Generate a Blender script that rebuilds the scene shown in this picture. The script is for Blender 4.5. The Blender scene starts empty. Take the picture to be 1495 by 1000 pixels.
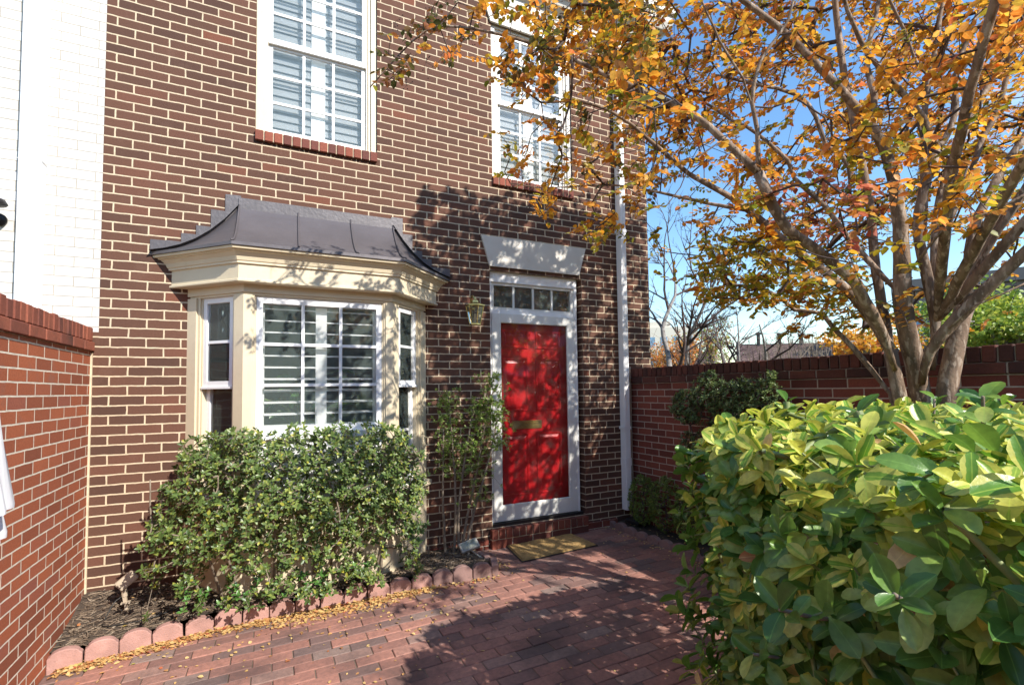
import bpy, math, random
import numpy as np
from mathutils import Vector, Matrix
random.seed(11); RNG = np.random.default_rng(11)
SC = bpy.context.scene; COL = SC.collection

# ------------------------------------------------------------------ camera
CAM = Vector((1.082, -4.233, 1.435))
RX = Vector((0.89722, -0.44139, -0.01319)); RD = Vector((0.00858, 0.0473, -0.99884)); RF = Vector((0.4415, 0.89607, 0.04622))
cd = bpy.data.cameras.new('camera'); cam = bpy.data.objects.new('camera', cd); COL.objects.link(cam)
cam.matrix_world = Matrix(((RX.x, -RD.x, -RF.x, CAM.x), (RX.y, -RD.y, -RF.y, CAM.y), (RX.z, -RD.z, -RF.z, CAM.z), (0, 0, 0, 1)))
cd.sensor_width = 36; cd.lens = 720/1495*36; cd.shift_y = 35/1495; cd.clip_start = 0.05; cd.clip_end = 2000
SC.camera = cam
# ------------------------------------------------------------------ light
AZ, EL = math.radians(24), math.radians(37)
S = Vector((math.sin(AZ)*math.cos(EL), -math.cos(AZ)*math.cos(EL), math.sin(EL)))
w = bpy.data.worlds.new('World'); SC.world = w; w.use_nodes = True
wt = w.node_tree; bg = wt.nodes['Background']
sky = wt.nodes.new('ShaderNodeTexSky'); sky.sky_type = 'NISHITA'; sky.sun_disc = False
sky.sun_elevation = EL; sky.sun_rotation = math.pi-AZ; sky.air_density = 1.15; sky.dust_density = 0.15; sky.ozone_density = 1.7
tc = wt.nodes.new('ShaderNodeTexCoord'); mp = wt.nodes.new('ShaderNodeMapping'); mp.inputs['Scale'].default_value = (1, 1, 2.6)
nz = wt.nodes.new('ShaderNodeTexNoise'); nz.inputs['Scale'].default_value = 2.3; nz.inputs['Detail'].default_value = 9; nz.inputs['Roughness'].default_value = .62
cr = wt.nodes.new('ShaderNodeValToRGB'); cr.color_ramp.elements[0].position = .55; cr.color_ramp.elements[1].position = .85
cr.color_ramp.elements[1].color = (.75, .75, .75, 1)
mx = wt.nodes.new('ShaderNodeMix'); mx.data_type = 'RGBA'; mx.inputs[7].default_value = (8.5, 8.8, 9.2, 1)
wt.links.new(tc.outputs['Generated'], mp.inputs[0]); wt.links.new(mp.outputs[0], nz.inputs[0]); wt.links.new(nz.outputs[0], cr.inputs[0])
hs = wt.nodes.new('ShaderNodeHueSaturation'); hs.inputs['Saturation'].default_value = 1.2; hs.inputs['Value'].default_value = 1.22
wt.links.new(cr.outputs[0], mx.inputs[0]); wt.links.new(sky.outputs[0], hs.inputs['Color']); wt.links.new(hs.outputs[0], mx.inputs[6]); wt.links.new(mx.outputs[2], bg.inputs[0])
bg.inputs[1].default_value = 0.15
sl = bpy.data.lights.new('sun', 'SUN'); sl.energy = 5.0; sl.angle = math.radians(.53); sl.color = (1, .945, .86)
so = bpy.data.objects.new('sun', sl); COL.objects.link(so); so.rotation_euler = S.to_track_quat('Z', 'Y').to_euler()
SC.view_settings.view_transform = 'Standard'; SC.view_settings.look = 'None'; SC.view_settings.exposure = 0.6; SC.view_settings.gamma = 1
SC.render.engine = 'CYCLES'; SC.cycles.max_bounces = 8; SC.cycles.transparent_max_bounces = 12

# ------------------------------------------------------------------ helpers
def zg(x): return 0.02*(x-4)                       # the paving falls gently to the left
def at(u, v, d):                                   # photo pixel + distance along the view axis -> point
    return CAM + RX*((u-747.5)/720*d) + RD*((v-535)/720*d) + RF*d
def pix(p):
    q = Vector(p)-CAM; d = q.dot(RF); return 747.5+720*q.dot(RX)/d, 535+720*q.dot(RD)/d, d
def tag(o, label=None, cat=None, group=None, kind=None):
    if label: o['label'] = label
    if cat: o['category'] = cat
    if group: o['group'] = group
    if kind: o['kind'] = kind
    return o
ROOT = {}
def thing(name, loc, label, cat, group=None):
    o = bpy.data.objects.new(name, None); COL.objects.link(o); o.location = loc; o.empty_display_size = .1
    ROOT[o.name] = Vector(loc); return tag(o, label, cat, group)
def link(name, me, parent=None, loc=None):
    o = bpy.data.objects.new(name, me); COL.objects.link(o)
    if parent: o.parent = parent; ROOT[o.name] = ROOT[parent.name]
    else: o.location = loc or (0, 0, 0); ROOT[o.name] = Vector(loc or (0, 0, 0))
    return o
def metric_uv(me):
    uv = me.uv_layers.new(name='UVMap'); co = np.empty(len(me.vertices)*3); me.vertices.foreach_get('co', co); co = co.reshape(-1, 3)
    for p in me.polygons:
        n = p.normal; ax, ay, az = abs(n.x), abs(n.y), abs(n.z)
        for li in p.loop_indices:
            c = co[me.loops[li].vertex_index]
            if az > ax and az > ay: t = (c[0], c[1])
            elif ax > ay*1.05: t = (c[1], c[2])
            else: t = (c[0], c[2])
            uv.data[li].uv = t
class MB:
    def __init__(s): s.v = []; s.f = []; s.m = []; s.T = None; s.mi = 0
    def add(s, vs, fs):
        b = len(s.v)
        for p in vs:
            p = Vector(p); s.v.append(s.T @ p if s.T else p)
        for f in fs: s.f.append([b+i for i in f]); s.m.append(s.mi)
    def box(s, x0, x1, y0, y1, z0, z1):
        s.add([(x0,y0,z0),(x1,y0,z0),(x1,y1,z0),(x0,y1,z0),(x0,y0,z1),(x1,y0,z1),(x1,y1,z1),(x0,y1,z1)],
              [(0,3,2,1),(4,5,6,7),(0,1,5,4),(1,2,6,5),(2,3,7,6),(3,0,4,7)])
    def cbox(s, x0, x1, y0, y1, z0, z1, b=.004, rot=None, c=None):      # chamfered box
        vs = []
        for (x, sx) in ((x0, 1), (x1, -1)):
            for (y, sy) in ((y0, 1), (y1, -1)):
                for (z, sz) in ((z0, 1), (z1, -1)):
                    vs += [(x, y+sy*b, z+sz*b), (x+sx*b, y, z+sz*b), (x+sx*b, y+sy*b, z)]
        if rot is not None:
            c = Vector(c); vs = [c+rot @ (Vector(p)-c) for p in vs]
        def i(a, bb, cc, k): return (a*4+bb*2+cc)*3+k
        F = [[i(0,0,0,0),i(0,0,1,0),i(0,1,1,0),i(0,1,0,0)],[i(1,0,0,0),i(1,1,0,0),i(1,1,1,0),i(1,0,1,0)],
             [i(0,0,0,1),i(1,0,0,1),i(1,0,1,1),i(0,0,1,1)],[i(0,1,0,1),i(0,1,1,1),i(1,1,1,1),i(1,1,0,1)],
             [i(0,0,0,2),i(0,1,0,2),i(1,1,0,2),i(1,0,0,2)],[i(0,0,1,2),i(1,0,1,2),i(1,1,1,2),i(0,1,1,2)]]
        for a in (0,1):
            for bb in (0,1):
                F.append([i(a,bb,0,0),i(a,bb,1,0),i(a,bb,1,1),i(a,bb,0,1)]); F.append([i(a,0,bb,0),i(a,1,bb,0),i(a,1,bb,2),i(a,0,bb,2)]); F.append([i(0,a,bb,1),i(1,a,bb,1),i(1,a,bb,2),i(0,a,bb,2)])
                for cc in (0,1): F.append([i(a,bb,cc,0),i(a,bb,cc,1),i(a,bb,cc,2)])
        s.add(vs, F)
    def quad(s, a, b, c, d): s.add([a,b,c,d], [(0,1,2,3)])
    def tube(s, pts, rad, n=8, caps=True):
        pts = [Vector(p) for p in pts]; vs = []; fs = []; up = None
        if not hasattr(rad, '__len__'): rad = [rad]*len(pts)
        for k, p in enumerate(pts):
            t = (pts[min(k+1, len(pts)-1)]-pts[max(k-1, 0)])
            if t.length < 1e-7: t = Vector((0,0,1))
            t.normalize()
            if up is None: up = t.orthogonal().normalized()
            up = (up-t*up.dot(t)); up = up.normalized() if up.length > 1e-6 else t.orthogonal().normalized()
            q = t.cross(up)
            for j in range(n):
                a = 2*math.pi*j/n; vs.append(p+(up*math.cos(a)+q*math.sin(a))*rad[k])
        for k in range(len(pts)-1):
            for j in range(n):
                j2 = (j+1) % n; fs.append((k*n+j, k*n+j2, (k+1)*n+j2, (k+1)*n+j))
        if caps: fs.append(tuple(range(n-1, -1, -1))); fs.append(tuple((len(pts)-1)*n+j for j in range(n)))
        s.add(vs, fs)
    def lathe(s, prof, c, n=16, wob=None):
        vs = []; fs = []
        for (r, z) in prof:
            for j in range(n):
                a = 2*math.pi*j/n; rr = r*(1+(wob(a, z) if wob else 0)); vs.append((c[0]+rr*math.cos(a), c[1]+rr*math.sin(a), c[2]+z))
        for k in range(len(prof)-1):
            for j in range(n):
                j2 = (j+1) % n; fs.append((k*n+j, k*n+j2, (k+1)*n+j2, (k+1)*n+j))
        s.add(vs, fs)
    def build(s, name, mats, parent=None, loc=None, uv=True, smooth=False, bevel=0):
        root = ROOT[parent.name] if parent else Vector(loc or (0, 0, 0))
        me = bpy.data.meshes.new(name); me.from_pydata([p-root for p in s.v], [], s.f)
        for m in (mats if isinstance(mats, (list, tuple)) else [mats]): me.materials.append(m)
        me.polygons.foreach_set('material_index', s.m); me.update()
        import bmesh
        bm = bmesh.new(); bm.from_mesh(me); bmesh.ops.recalc_face_normals(bm, faces=bm.faces)
        if bevel: bmesh.ops.bevel(bm, geom=[e for e in bm.edges if e.is_manifold and e.calc_face_angle(0) > .5], offset=bevel, segments=1, affect='EDGES')
        bm.to_mesh(me); bm.free()
        if uv:
            for p in me.vertices: p.co += root
            metric_uv(me)
            for p in me.vertices: p.co -= root
        if smooth: me.polygons.foreach_set('use_smooth', [True]*len(me.polygons))
        me.update(); return link(name, me, parent, loc)

# ------------------------------------------------------------------ materials
class N:
    def __init__(s, name):
        s.mat = bpy.data.materials.new(name); s.mat.use_nodes = True; s.t = s.mat.node_tree; s.b = s.t.nodes['Principled BSDF']
    def new(s, ty, **k):
        n = s.t.nodes.new(ty)
        for a, b in k.items():
            if a.startswith('i_'): n.inputs[a[2:].replace('_', ' ')].default_value = b
            else: setattr(n, a, b)
        return n
    def L(s, a, b): s.t.links.new(a, b)
    def ramp(s, fac, stops, interp='LINEAR'):
        r = s.new('ShaderNodeValToRGB'); e = r.color_ramp; e.interpolation = interp
        while len(e.elements) < len(stops): e.elements.new(.5)
        for el, (p, c) in zip(e.elements, stops): el.position = p; el.color = (c[0], c[1], c[2], 1) if hasattr(c, '__len__') else (c, c, c, 1)
        s.L(fac, r.inputs[0]); return r.outputs[0]
    def mix(s, fac, a, b, mode='MIX'):
        m = s.new('ShaderNodeMix', data_type='RGBA', blend_type=mode)
        for i, x in ((0, fac), (6, a), (7, b)):
            if hasattr(x, 'is_output'): s.L(x, m.inputs[i])
            else: m.inputs[i].default_value = x if not (i and len(x) == 3) else (*x, 1)
        return m.outputs[2]
    def noise(s, scale, detail=4, vec=None, rough=.55):
        n = s.new('ShaderNodeTexNoise'); n.inputs['Scale'].default_value = scale; n.inputs['Detail'].default_value = detail; n.inputs['Roughness'].default_value = rough
        s.L(vec if vec is not None else s.coord(), n.inputs['Vector']); return n.outputs[0]
    def coord(s):
        if not hasattr(s, 'tc'): s.tc = s.new('ShaderNodeNewGeometry')
        return s.tc.outputs['Position']
    def bump(s, h, dist=.003, strength=1, prev=None):
        b = s.new('ShaderNodeBump'); b.inputs['Distance'].default_value = dist; b.inputs['Strength'].default_value = strength
        s.L(h, b.inputs['Height'])
        if prev: s.L(prev, b.inputs['Normal'])
        return b.outputs[0]
def plain(name, col, rough=.55, var=.12, scale=9, bscale=60, bdist=.0008, metal=0, dirt=None, spec=.5):
    n = N(name); a = [c*(1-var) for c in col]; b = [min(1, c*(1+var)) for c in col]
    c = n.mix(n.ramp(n.noise(scale, 5), [(.3, 0), (.7, 1)]), a, b)
    if dirt: c = n.mix(n.ramp(n.noise(scale*2.3, 8, rough=.7), [(.58, 0), (.72, dirt[1])]), c, dirt[0])
    n.L(c, n.b.inputs['Base Color']); n.b.inputs['Roughness'].default_value = rough; n.b.inputs['Metallic'].default_value = metal; n.b.inputs['Specular IOR Level'].default_value = spec
    n.L(n.bump(n.noise(bscale, 4), bdist), n.b.inputs['Normal']); return n.mat
def brick(name, stops, mortar, bw=.2032, rh=.0668, ms=.0055, off=(0, -.0236), bdist=.006, stain=None, wob=.0022, grime=.25, rough=.85, mortar2=None):
    n = N(name); uv = n.new('ShaderNodeUVMap'); m = n.new('ShaderNodeMapping'); m.inputs['Location'].default_value = (off[0], off[1], 0); n.L(uv.outputs[0], m.inputs[0])
    nn = n.new('ShaderNodeTexNoise'); nn.inputs['Scale'].default_value = 14; nn.inputs['Detail'].default_value = 5; n.L(n.coord(), nn.inputs['Vector'])
    sub = n.new('ShaderNodeVectorMath', operation='SUBTRACT'); sub.inputs[1].default_value = (.5, .5, .5); n.L(nn.outputs['Color'], sub.inputs[0])
    sc = n.new('ShaderNodeVectorMath', operation='SCALE'); sc.inputs['Scale'].default_value = wob*2.6; n.L(sub.outputs[0], sc.inputs[0])
    ad = n.new('ShaderNodeVectorMath', operation='ADD'); n.L(m.outputs[0], ad.inputs[0]); n.L(sc.outputs[0], ad.inputs[1])
    b = n.new('ShaderNodeTexBrick'); b.offset = .5
    for k, x in (('Scale', 1), ('Mortar Size', ms), ('Mortar Smooth', .12), ('Bias', 0), ('Brick Width', bw), ('Row Height', rh)): b.inputs[k].default_value = x
    b.inputs['Color1'].default_value = (0, 0, 0, 1); b.inputs['Color2'].default_value = (1, 1, 1, 1); b.inputs['Mortar'].default_value = (.5, .5, .5, 1)
    n.L(ad.outputs[0], b.inputs['Vector'])
    col = n.ramp(b.outputs['Color'], stops)
    fine = n.noise(95, 6, rough=.65); col = n.mix(n.ramp(fine, [(.32, grime), (.6, 0)]), col, [x*.45 for x in stops[0][1]])
    big = n.noise(1.3, 5); col = n.mix(n.ramp(big, [(.35, .28), (.62, 0)]), col, stops[0][1])
    if stain: col = n.mix(n.ramp(n.noise(5.5, 7, rough=.7), [(.56, 0), (.75, stain[1])]), col, stain[0])
    mc = n.mix(n.ramp(n.noise(22, 6), [(.35, 0), (.65, 1)]), mortar, mortar2 or [x*.78 for x in mortar])
    col = n.mix(b.outputs['Fac'], col, mc)
    n.L(col, n.b.inputs['Base Color']); n.b.inputs['Roughness'].default_value = rough; n.b.inputs['Specular IOR Level'].default_value = .25
    inv = n.new('ShaderNodeMath', operation='SUBTRACT'); inv.inputs[0].default_value = 1; n.L(b.outputs['Fac'], inv.inputs[1])
    nb = n.bump(inv.outputs[0], bdist); nb = n.bump(fine, .0022, prev=nb)
    n.L(nb, n.b.inputs['Normal']); return n.mat
def island(name, stops, rough=.8, grain=70, bdist=.0015, var=.35, spec=.3, stain=None):       # one colour per loose piece
    n = N(name); g = n.new('ShaderNodeNewGeometry'); c = n.ramp(g.outputs['Random Per Island'], stops)
    c = n.mix(n.ramp(n.noise(grain, 6, rough=.65), [(.35, var), (.62, 0)]), c, [x*.5 for x in stops[0][1]])
    if stain: c = n.mix(n.ramp(n.noise(stain[2], 6), [(.5, 0), (.68, stain[1])]), c, stain[0])
    n.L(c, n.b.inputs['Base Color']); n.b.inputs['Roughness'].default_value = rough; n.b.inputs['Specular IOR Level'].default_value = spec
    n.L(n.bump(n.noise(grain*1.5, 5), bdist), n.b.inputs['Normal']); return n.mat
def leafmat(name, stops, rough=.45, trans=.35, edge=None, spec=.5, tcol=1.25):
    n = N(name); g = n.new('ShaderNodeNewGeometry'); c = n.ramp(g.outputs['Random Per Island'], stops)
    uv = n.new('ShaderNodeUVMap'); sx = n.new('ShaderNodeSeparateXYZ'); n.L(uv.outputs[0], sx.inputs[0])
    ab = n.new('ShaderNodeMath', operation='ABSOLUTE'); n.L(sx.outputs[0], ab.inputs[0])
    if edge:                                            # pale margin that grows and shrinks from leaf to leaf
        ns = n.noise(26, 3); ad = n.new('ShaderNodeMath', operation='MULTIPLY_ADD'); n.L(ns, ad.inputs[0]); ad.inputs[1].default_value = .9; n.L(ab.outputs[0], ad.inputs[2])
        r2 = n.new('ShaderNodeMath', operation='MULTIPLY_ADD'); n.L(g.outputs['Random Per Island'], r2.inputs[0]); r2.inputs[1].default_value = edge[2]; n.L(ad.outputs[0], r2.inputs[2])
        c = n.mix(n.ramp(r2.outputs[0], [(edge[1], 0), (edge[1]+.22, 1)]), c, edge[0])
    vein = n.ramp(ab.outputs[0], [(0, .45), (.07, 0)]); c = n.mix(vein, c, [min(1, x*1.7+.03) for x in stops[len(stops)//2][1]])
    c = n.mix(n.ramp(n.noise(60, 4), [(.4, .25), (.6, 0)]), c, [x*.55 for x in stops[0][1]])
    n.L(c, n.b.inputs['Base Color']); n.b.inputs['Roughness'].default_value = rough; n.b.inputs['Specular IOR Level'].default_value = spec
    tr = n.new('ShaderNodeBsdfTranslucent'); br = n.mix(1.0, c, (tcol, tcol*1.02, tcol*.7), 'MULTIPLY'); n.L(br, tr.inputs[0])
    ms = n.new('ShaderNodeMixShader'); ms.inputs[0].default_value = trans; n.L(n.b.outputs[0], ms.inputs[1]); n.L(tr.outputs[0], ms.inputs[2])
    n.L(ms.outputs[0], n.t.nodes['Material Output'].inputs[0])
    n.L(n.bump(n.noise(140, 3), .0006), n.b.inputs['Normal']); return n.mat
def glassmat(name, tint=(1, 1, 1), veil=.065):
    n = N(name); t = n.new('ShaderNodeBsdfTransparent'); t.inputs[0].default_value = (*tint, 1)
    g = n.new('ShaderNodeBsdfGlossy'); g.inputs['Roughness'].default_value = .01; g.inputs[0].default_value = (1, 1, 1, 1)
    f = n.new('ShaderNodeFresnel'); f.inputs[0].default_value = 1.42
    wob = n.noise(1.6, 2); n.L(n.bump(wob, .01), g.inputs['Normal'])
    df = n.new('ShaderNodeBsdfDiffuse'); df.inputs[0].default_value = (.50, .64, .60, 1)           # diffuse grey-green veil standing in for reflected sky and trees
    d2 = n.new('ShaderNodeMixShader'); d2.inputs[0].default_value = veil; n.L(t.outputs[0], d2.inputs[1]); n.L(df.outputs[0], d2.inputs[2])
    m = n.new('ShaderNodeMixShader'); n.L(f.outputs[0], m.inputs[0]); n.L(d2.outputs[0], m.inputs[1]); n.L(g.outputs[0], m.inputs[2])
    n.L(m.outputs[0], n.t.nodes['Material Output'].inputs[0]); return n.mat

M = {}
M['brown'] = brick('brown_brick', [(0, (.082, .042, .030)), (.3, (.116, .056, .037)), (.8, (.136, .063, .041)), (.97, (.158, .066, .043)), (1, (.21, .070, .038))], (.62, .50, .35), wob=.0036, ms=.0054, stain=((.20, .12, .09), .25))
M['white'] = brick('white_painted_brick', [(0, (.56, .545, .51)), (1, (.64, .625, .59))], (.42, .36, .28), ms=.0020, bdist=.005, grime=.05, stain=((.62, .50, .36), .22), rough=.6)
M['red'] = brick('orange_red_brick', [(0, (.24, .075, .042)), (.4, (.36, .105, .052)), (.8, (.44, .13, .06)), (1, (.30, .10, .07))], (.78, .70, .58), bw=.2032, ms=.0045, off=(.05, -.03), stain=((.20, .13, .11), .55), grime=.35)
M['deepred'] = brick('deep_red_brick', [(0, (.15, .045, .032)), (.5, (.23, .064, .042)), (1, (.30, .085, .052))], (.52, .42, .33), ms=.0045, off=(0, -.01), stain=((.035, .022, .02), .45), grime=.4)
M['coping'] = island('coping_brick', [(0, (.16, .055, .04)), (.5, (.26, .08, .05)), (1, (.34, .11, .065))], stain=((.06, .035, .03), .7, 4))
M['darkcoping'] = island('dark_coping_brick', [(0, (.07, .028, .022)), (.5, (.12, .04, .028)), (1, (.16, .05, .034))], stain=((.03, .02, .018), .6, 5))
M['sill'] = island('sill_brick', [(0, (.12, .045, .035)), (.5, (.20, .06, .04)), (1, (.30, .085, .05))])
M['paver'] = island('brick_paver', [(0, (.18, .125, .112)), (.25, (.27, .14, .112)), (.55, (.35, .165, .125)), (.8, (.42, .20, .15)), (1, (.27, .19, .16))], grain=38, var=.4, stain=((.07, .05, .047), .6, 2.2))
M['mortar'] = plain('cream_mortar', (.60, .49, .34), .9, .15, 20, 120, .002)
M['greymortar'] = plain('grey_mortar', (.36, .29, .23), .9, .15, 20, 120, .002)
M['sand'] = plain('joint_sand', (.13, .095, .068), .95, .5, 2, 200, .002, dirt=((.06, .08, .02), .6))
M['soil'] = plain('dark_soil', (.06, .043, .031), .95, .35, 12, 90, .006)
M['grass'] = plain('rough_grass', (.08, .09, .035), .95, .35, 2, 30, .02)
M['cream'] = plain('cream_paint', (.66, .56, .39), .45, .05, 5, 30, .0006, dirt=((.42, .34, .22), .25))
M['greycream'] = plain('stone_coloured_paint', (.60, .56, .49), .5, .05, 5, 30, .0008, dirt=((.4, .36, .3), .3))
M['wpaint'] = plain('white_paint', (.80, .80, .79), .4, .03, 5, 30, .0005)
M['wframe'] = plain('off_white_paint', (.70, .69, .64), .4, .04, 5, 30, .0005, dirt=((.45, .42, .36), .3))
M['wvinyl'] = plain('white_shutter_paint', (.76, .78, .77), .45, .02, 5, 30, .0003)
M['lead'] = plain('lead_coated_copper', (.125, .112, .118), .42, .16, 2.5, 18, .0015, metal=.35, dirt=((.2, .19, .2), .35))
M['lead2'] = plain('grey_flashing_lead', (.10, .092, .098), .5, .14, 6, 40, .002, metal=.3, dirt=((.07, .065, .07), .5))
M['reddoor'] = plain('red_door_paint', (.50, .012, .016), .3, .06, 4, 25, .0004)
M['brass'] = plain('aged_brass', (.55, .42, .16), .32, .2, 20, 50, .0006, metal=.9)
M['black'] = plain('black_metal', (.02, .018, .017), .45, .2, 20, 60, .0005)
M['cable'] = plain('black_cable', (.015, .014, .013), .5)
M['dark'] = plain('dark_room', (.03, .028, .027), .9)
M['room'] = plain('room_wall', (.22, .22, .21), .9)
M['glass'] = glassmat('window_glass'); M['doorglass'] = glassmat('storm_glass', veil=.012); M['lglass'] = glassmat('lantern_glass', (.75, .78, .74))
M['coir'] = plain('coir_mat', (.40, .25, .09), .95, .25, 30, 350, .006, dirt=((.22, .13, .05), .5))
M['rubber'] = plain('mat_edge', (.03, .025, .02), .8)
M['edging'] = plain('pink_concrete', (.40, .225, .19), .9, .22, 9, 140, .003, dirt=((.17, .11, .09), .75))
M['edgingoldshade'] = plain('shaded_weathered_concrete', (.25, .15, .13), .88, .22, 8, 120, .002, dirt=((.09, .07, .06), .6))  # darker copy of the block concrete, shade put into its colour
M['bronze'] = plain('tan_plastic', (.42, .34, .25), .5, .08)
M['lamphead'] = plain('grey_lamp_metal', (.42, .39, .34), .5, .12, 14)
M['canvas'] = plain('white_canvas', (.78, .78, .80), .8, .03, 5, 300, .0008)
M['bark'] = None; M['skyslat'] = plain('sky_tinted_slat', (.27, .30, .32), .5, .03, 5, 30, .0003)  # slat colour carries the bluish sky reflection of the upstairs glass
def bark(name, a, b, c, sc=9):
    n = N(name); mpn = n.new('ShaderNodeMapping'); mpn.inputs['Scale'].default_value = (1, 1, .3); n.L(n.coord(), mpn.inputs[0]); V_ = mpn.outputs[0]; x = n.mix(n.ramp(n.noise(sc*1.6, 5, V_, .6), [(.40, 0), (.56, 1)]), a, b); x = n.mix(n.ramp(n.noise(sc*3.4, 4, V_), [(.54, 0), (.60, .85)]), x, c)
    n.L(x, n.b.inputs['Base Color']); n.b.inputs['Roughness'].default_value = .75; n.b.inputs['Specular IOR Level'].default_value = .25
    n.L(n.bump(n.noise(sc*6, 5), .004), n.b.inputs['Normal']); return n.mat
M['bark'] = bark('smooth_mottled_bark', (.13, .085, .056), (.25, .17, .115), (.40, .31, .235), 11)
M['twig'] = plain('dark_twig', (.085, .055, .045), .8, .3, 30)
M['twig2'] = plain('pale_twig', (.21, .165, .12), .8, .3, 30)
M['greentwig'] = plain('green_stem', (.20, .24, .09), .6, .2, 30)
M['greybark'] = bark('grey_bark', (.16, .14, .125), (.27, .245, .22), (.36, .34, .31), 14)
M['lgold'] = leafmat('gold_leaf', [(0, (.40, .15, .02)), (.25, (.66, .26, .035)), (.5, (.78, .38, .05)), (.7, (.82, .50, .07)), (.85, (.62, .16, .04)), (1, (.46, .42, .07))], .5, .5)
M['lorange'] = leafmat('orange_leaf', [(0, (.64, .18, .035)), (.3, (.80, .30, .06)), (.6, (.85, .43, .13)), (.8, (.80, .50, .08)), (1, (.74, .17, .09))], .5, .5)
M['lpink'] = leafmat('pink_leaf', [(0, (.50, .10, .08)), (.5, (.66, .24, .19)), (1, (.62, .30, .12))], .5, .4)
M['lolive'] = leafmat('olive_leaf', [(0, (.17, .21, .03)), (.35, (.33, .31, .04)), (.65, (.52, .36, .04)), (.85, (.68, .42, .05)), (1, (.48, .14, .05))], .5, .45)
M['ltip'] = leafmat('bronze_green_leaf', [(0, (.06, .08, .025)), (.4, (.12, .12, .04)), (.7, (.24, .11, .05)), (1, (.36, .12, .05))], .5, .35)
M['lazalea'] = leafmat('azalea_leaf', [(0, (.06, .105, .03)), (.4, (.115, .18, .045)), (.75, (.20, .27, .07)), (.93, (.29, .33, .07)), (1, (.45, .42, .05))], .38, .25)
M['lglossy'] = leafmat('glossy_leaf', [(0, (.05, .14, .03)), (.5, (.10, .24, .05)), (1, (.19, .33, .08))], .28, .25)
M['lholly'] = leafmat('small_holly_leaf', [(0, (.12, .20, .045)), (.5, (.25, .38, .08)), (1, (.44, .54, .15))], .35, .38)
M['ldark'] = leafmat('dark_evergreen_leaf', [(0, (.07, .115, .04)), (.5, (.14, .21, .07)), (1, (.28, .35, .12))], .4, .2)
M['lbox'] = leafmat('boxwood_leaf', [(0, (.09, .15, .032)), (.5, (.18, .26, .055)), (1, (.30, .39, .085))], .4, .25)
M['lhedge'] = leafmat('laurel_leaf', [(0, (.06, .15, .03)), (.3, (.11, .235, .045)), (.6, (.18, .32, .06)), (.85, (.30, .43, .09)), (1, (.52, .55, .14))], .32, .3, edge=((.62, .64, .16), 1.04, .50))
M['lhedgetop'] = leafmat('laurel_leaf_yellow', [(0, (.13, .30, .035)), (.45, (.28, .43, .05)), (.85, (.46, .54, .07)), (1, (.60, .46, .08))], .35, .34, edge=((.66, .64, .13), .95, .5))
M['lgreen'] = leafmat('light_green_leaf', [(0, (.18, .28, .04)), (.5, (.32, .42, .07)), (1, (.50, .48, .10))], .5, .35)
M['lfar'] = leafmat('far_orange_leaf', [(0, (.40, .16, .07)), (.5, (.55, .27, .13)), (1, (.55, .42, .25))], .6, .3)
M['litter'] = leafmat('dry_leaf', [(0, (.42, .16, .06)), (.3, (.60, .36, .13)), (.6, (.68, .50, .22)), (.88, (.66, .42, .14)), (.95, (.42, .06, .04)), (1, (.40, .42, .10))], .7, .15)
M['chip'] = island('mulch_chip', [(0, (.09, .062, .043)), (.5, (.20, .145, .10)), (.9, (.30, .23, .165)), (1, (.42, .34, .25))], rough=.9)
M['seed'] = plain('seed_capsule', (.045, .028, .024), .8)

# ------------------------------------------------------------------ leaves and stems
def tmpl_small():
    v = [(0,0,0),(.3,.5,.07),(.7,.44,.05),(1,0,-.08),(.7,-.44,.05),(.3,-.5,.07),(.3,0,0),(.7,0,-.02)]
    f = [(0,6,1),(6,7,2,1),(7,3,2),(0,5,6),(6,5,4,7),(7,4,3)]
    return np.array(v), f
def tmpl_big(curl=.22, cup=.1):
    v = []; ts = [0, .08, .26, .5, .74, .92, 1]
    ws = [.04, .13, .34, .49, .49, .29, .04]
    for t, wd in zip(ts, ws):
        z = -curl*t*t
        for k in (-1, -.5, 0, .5, 1): v.append((t, k*wd, z+cup*abs(k)**1.6*(wd*2)))
    f = []
    for i in range(len(ts)-1):
        for j in range(4): f.append((i*5+j, (i+1)*5+j, (i+1)*5+j+1, i*5+j+1))
    return np.array(v), f
TS = tmpl_small(); TB = [tmpl_big(.22, .10), tmpl_big(.02, .16), tmpl_big(.40, .05)]
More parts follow.
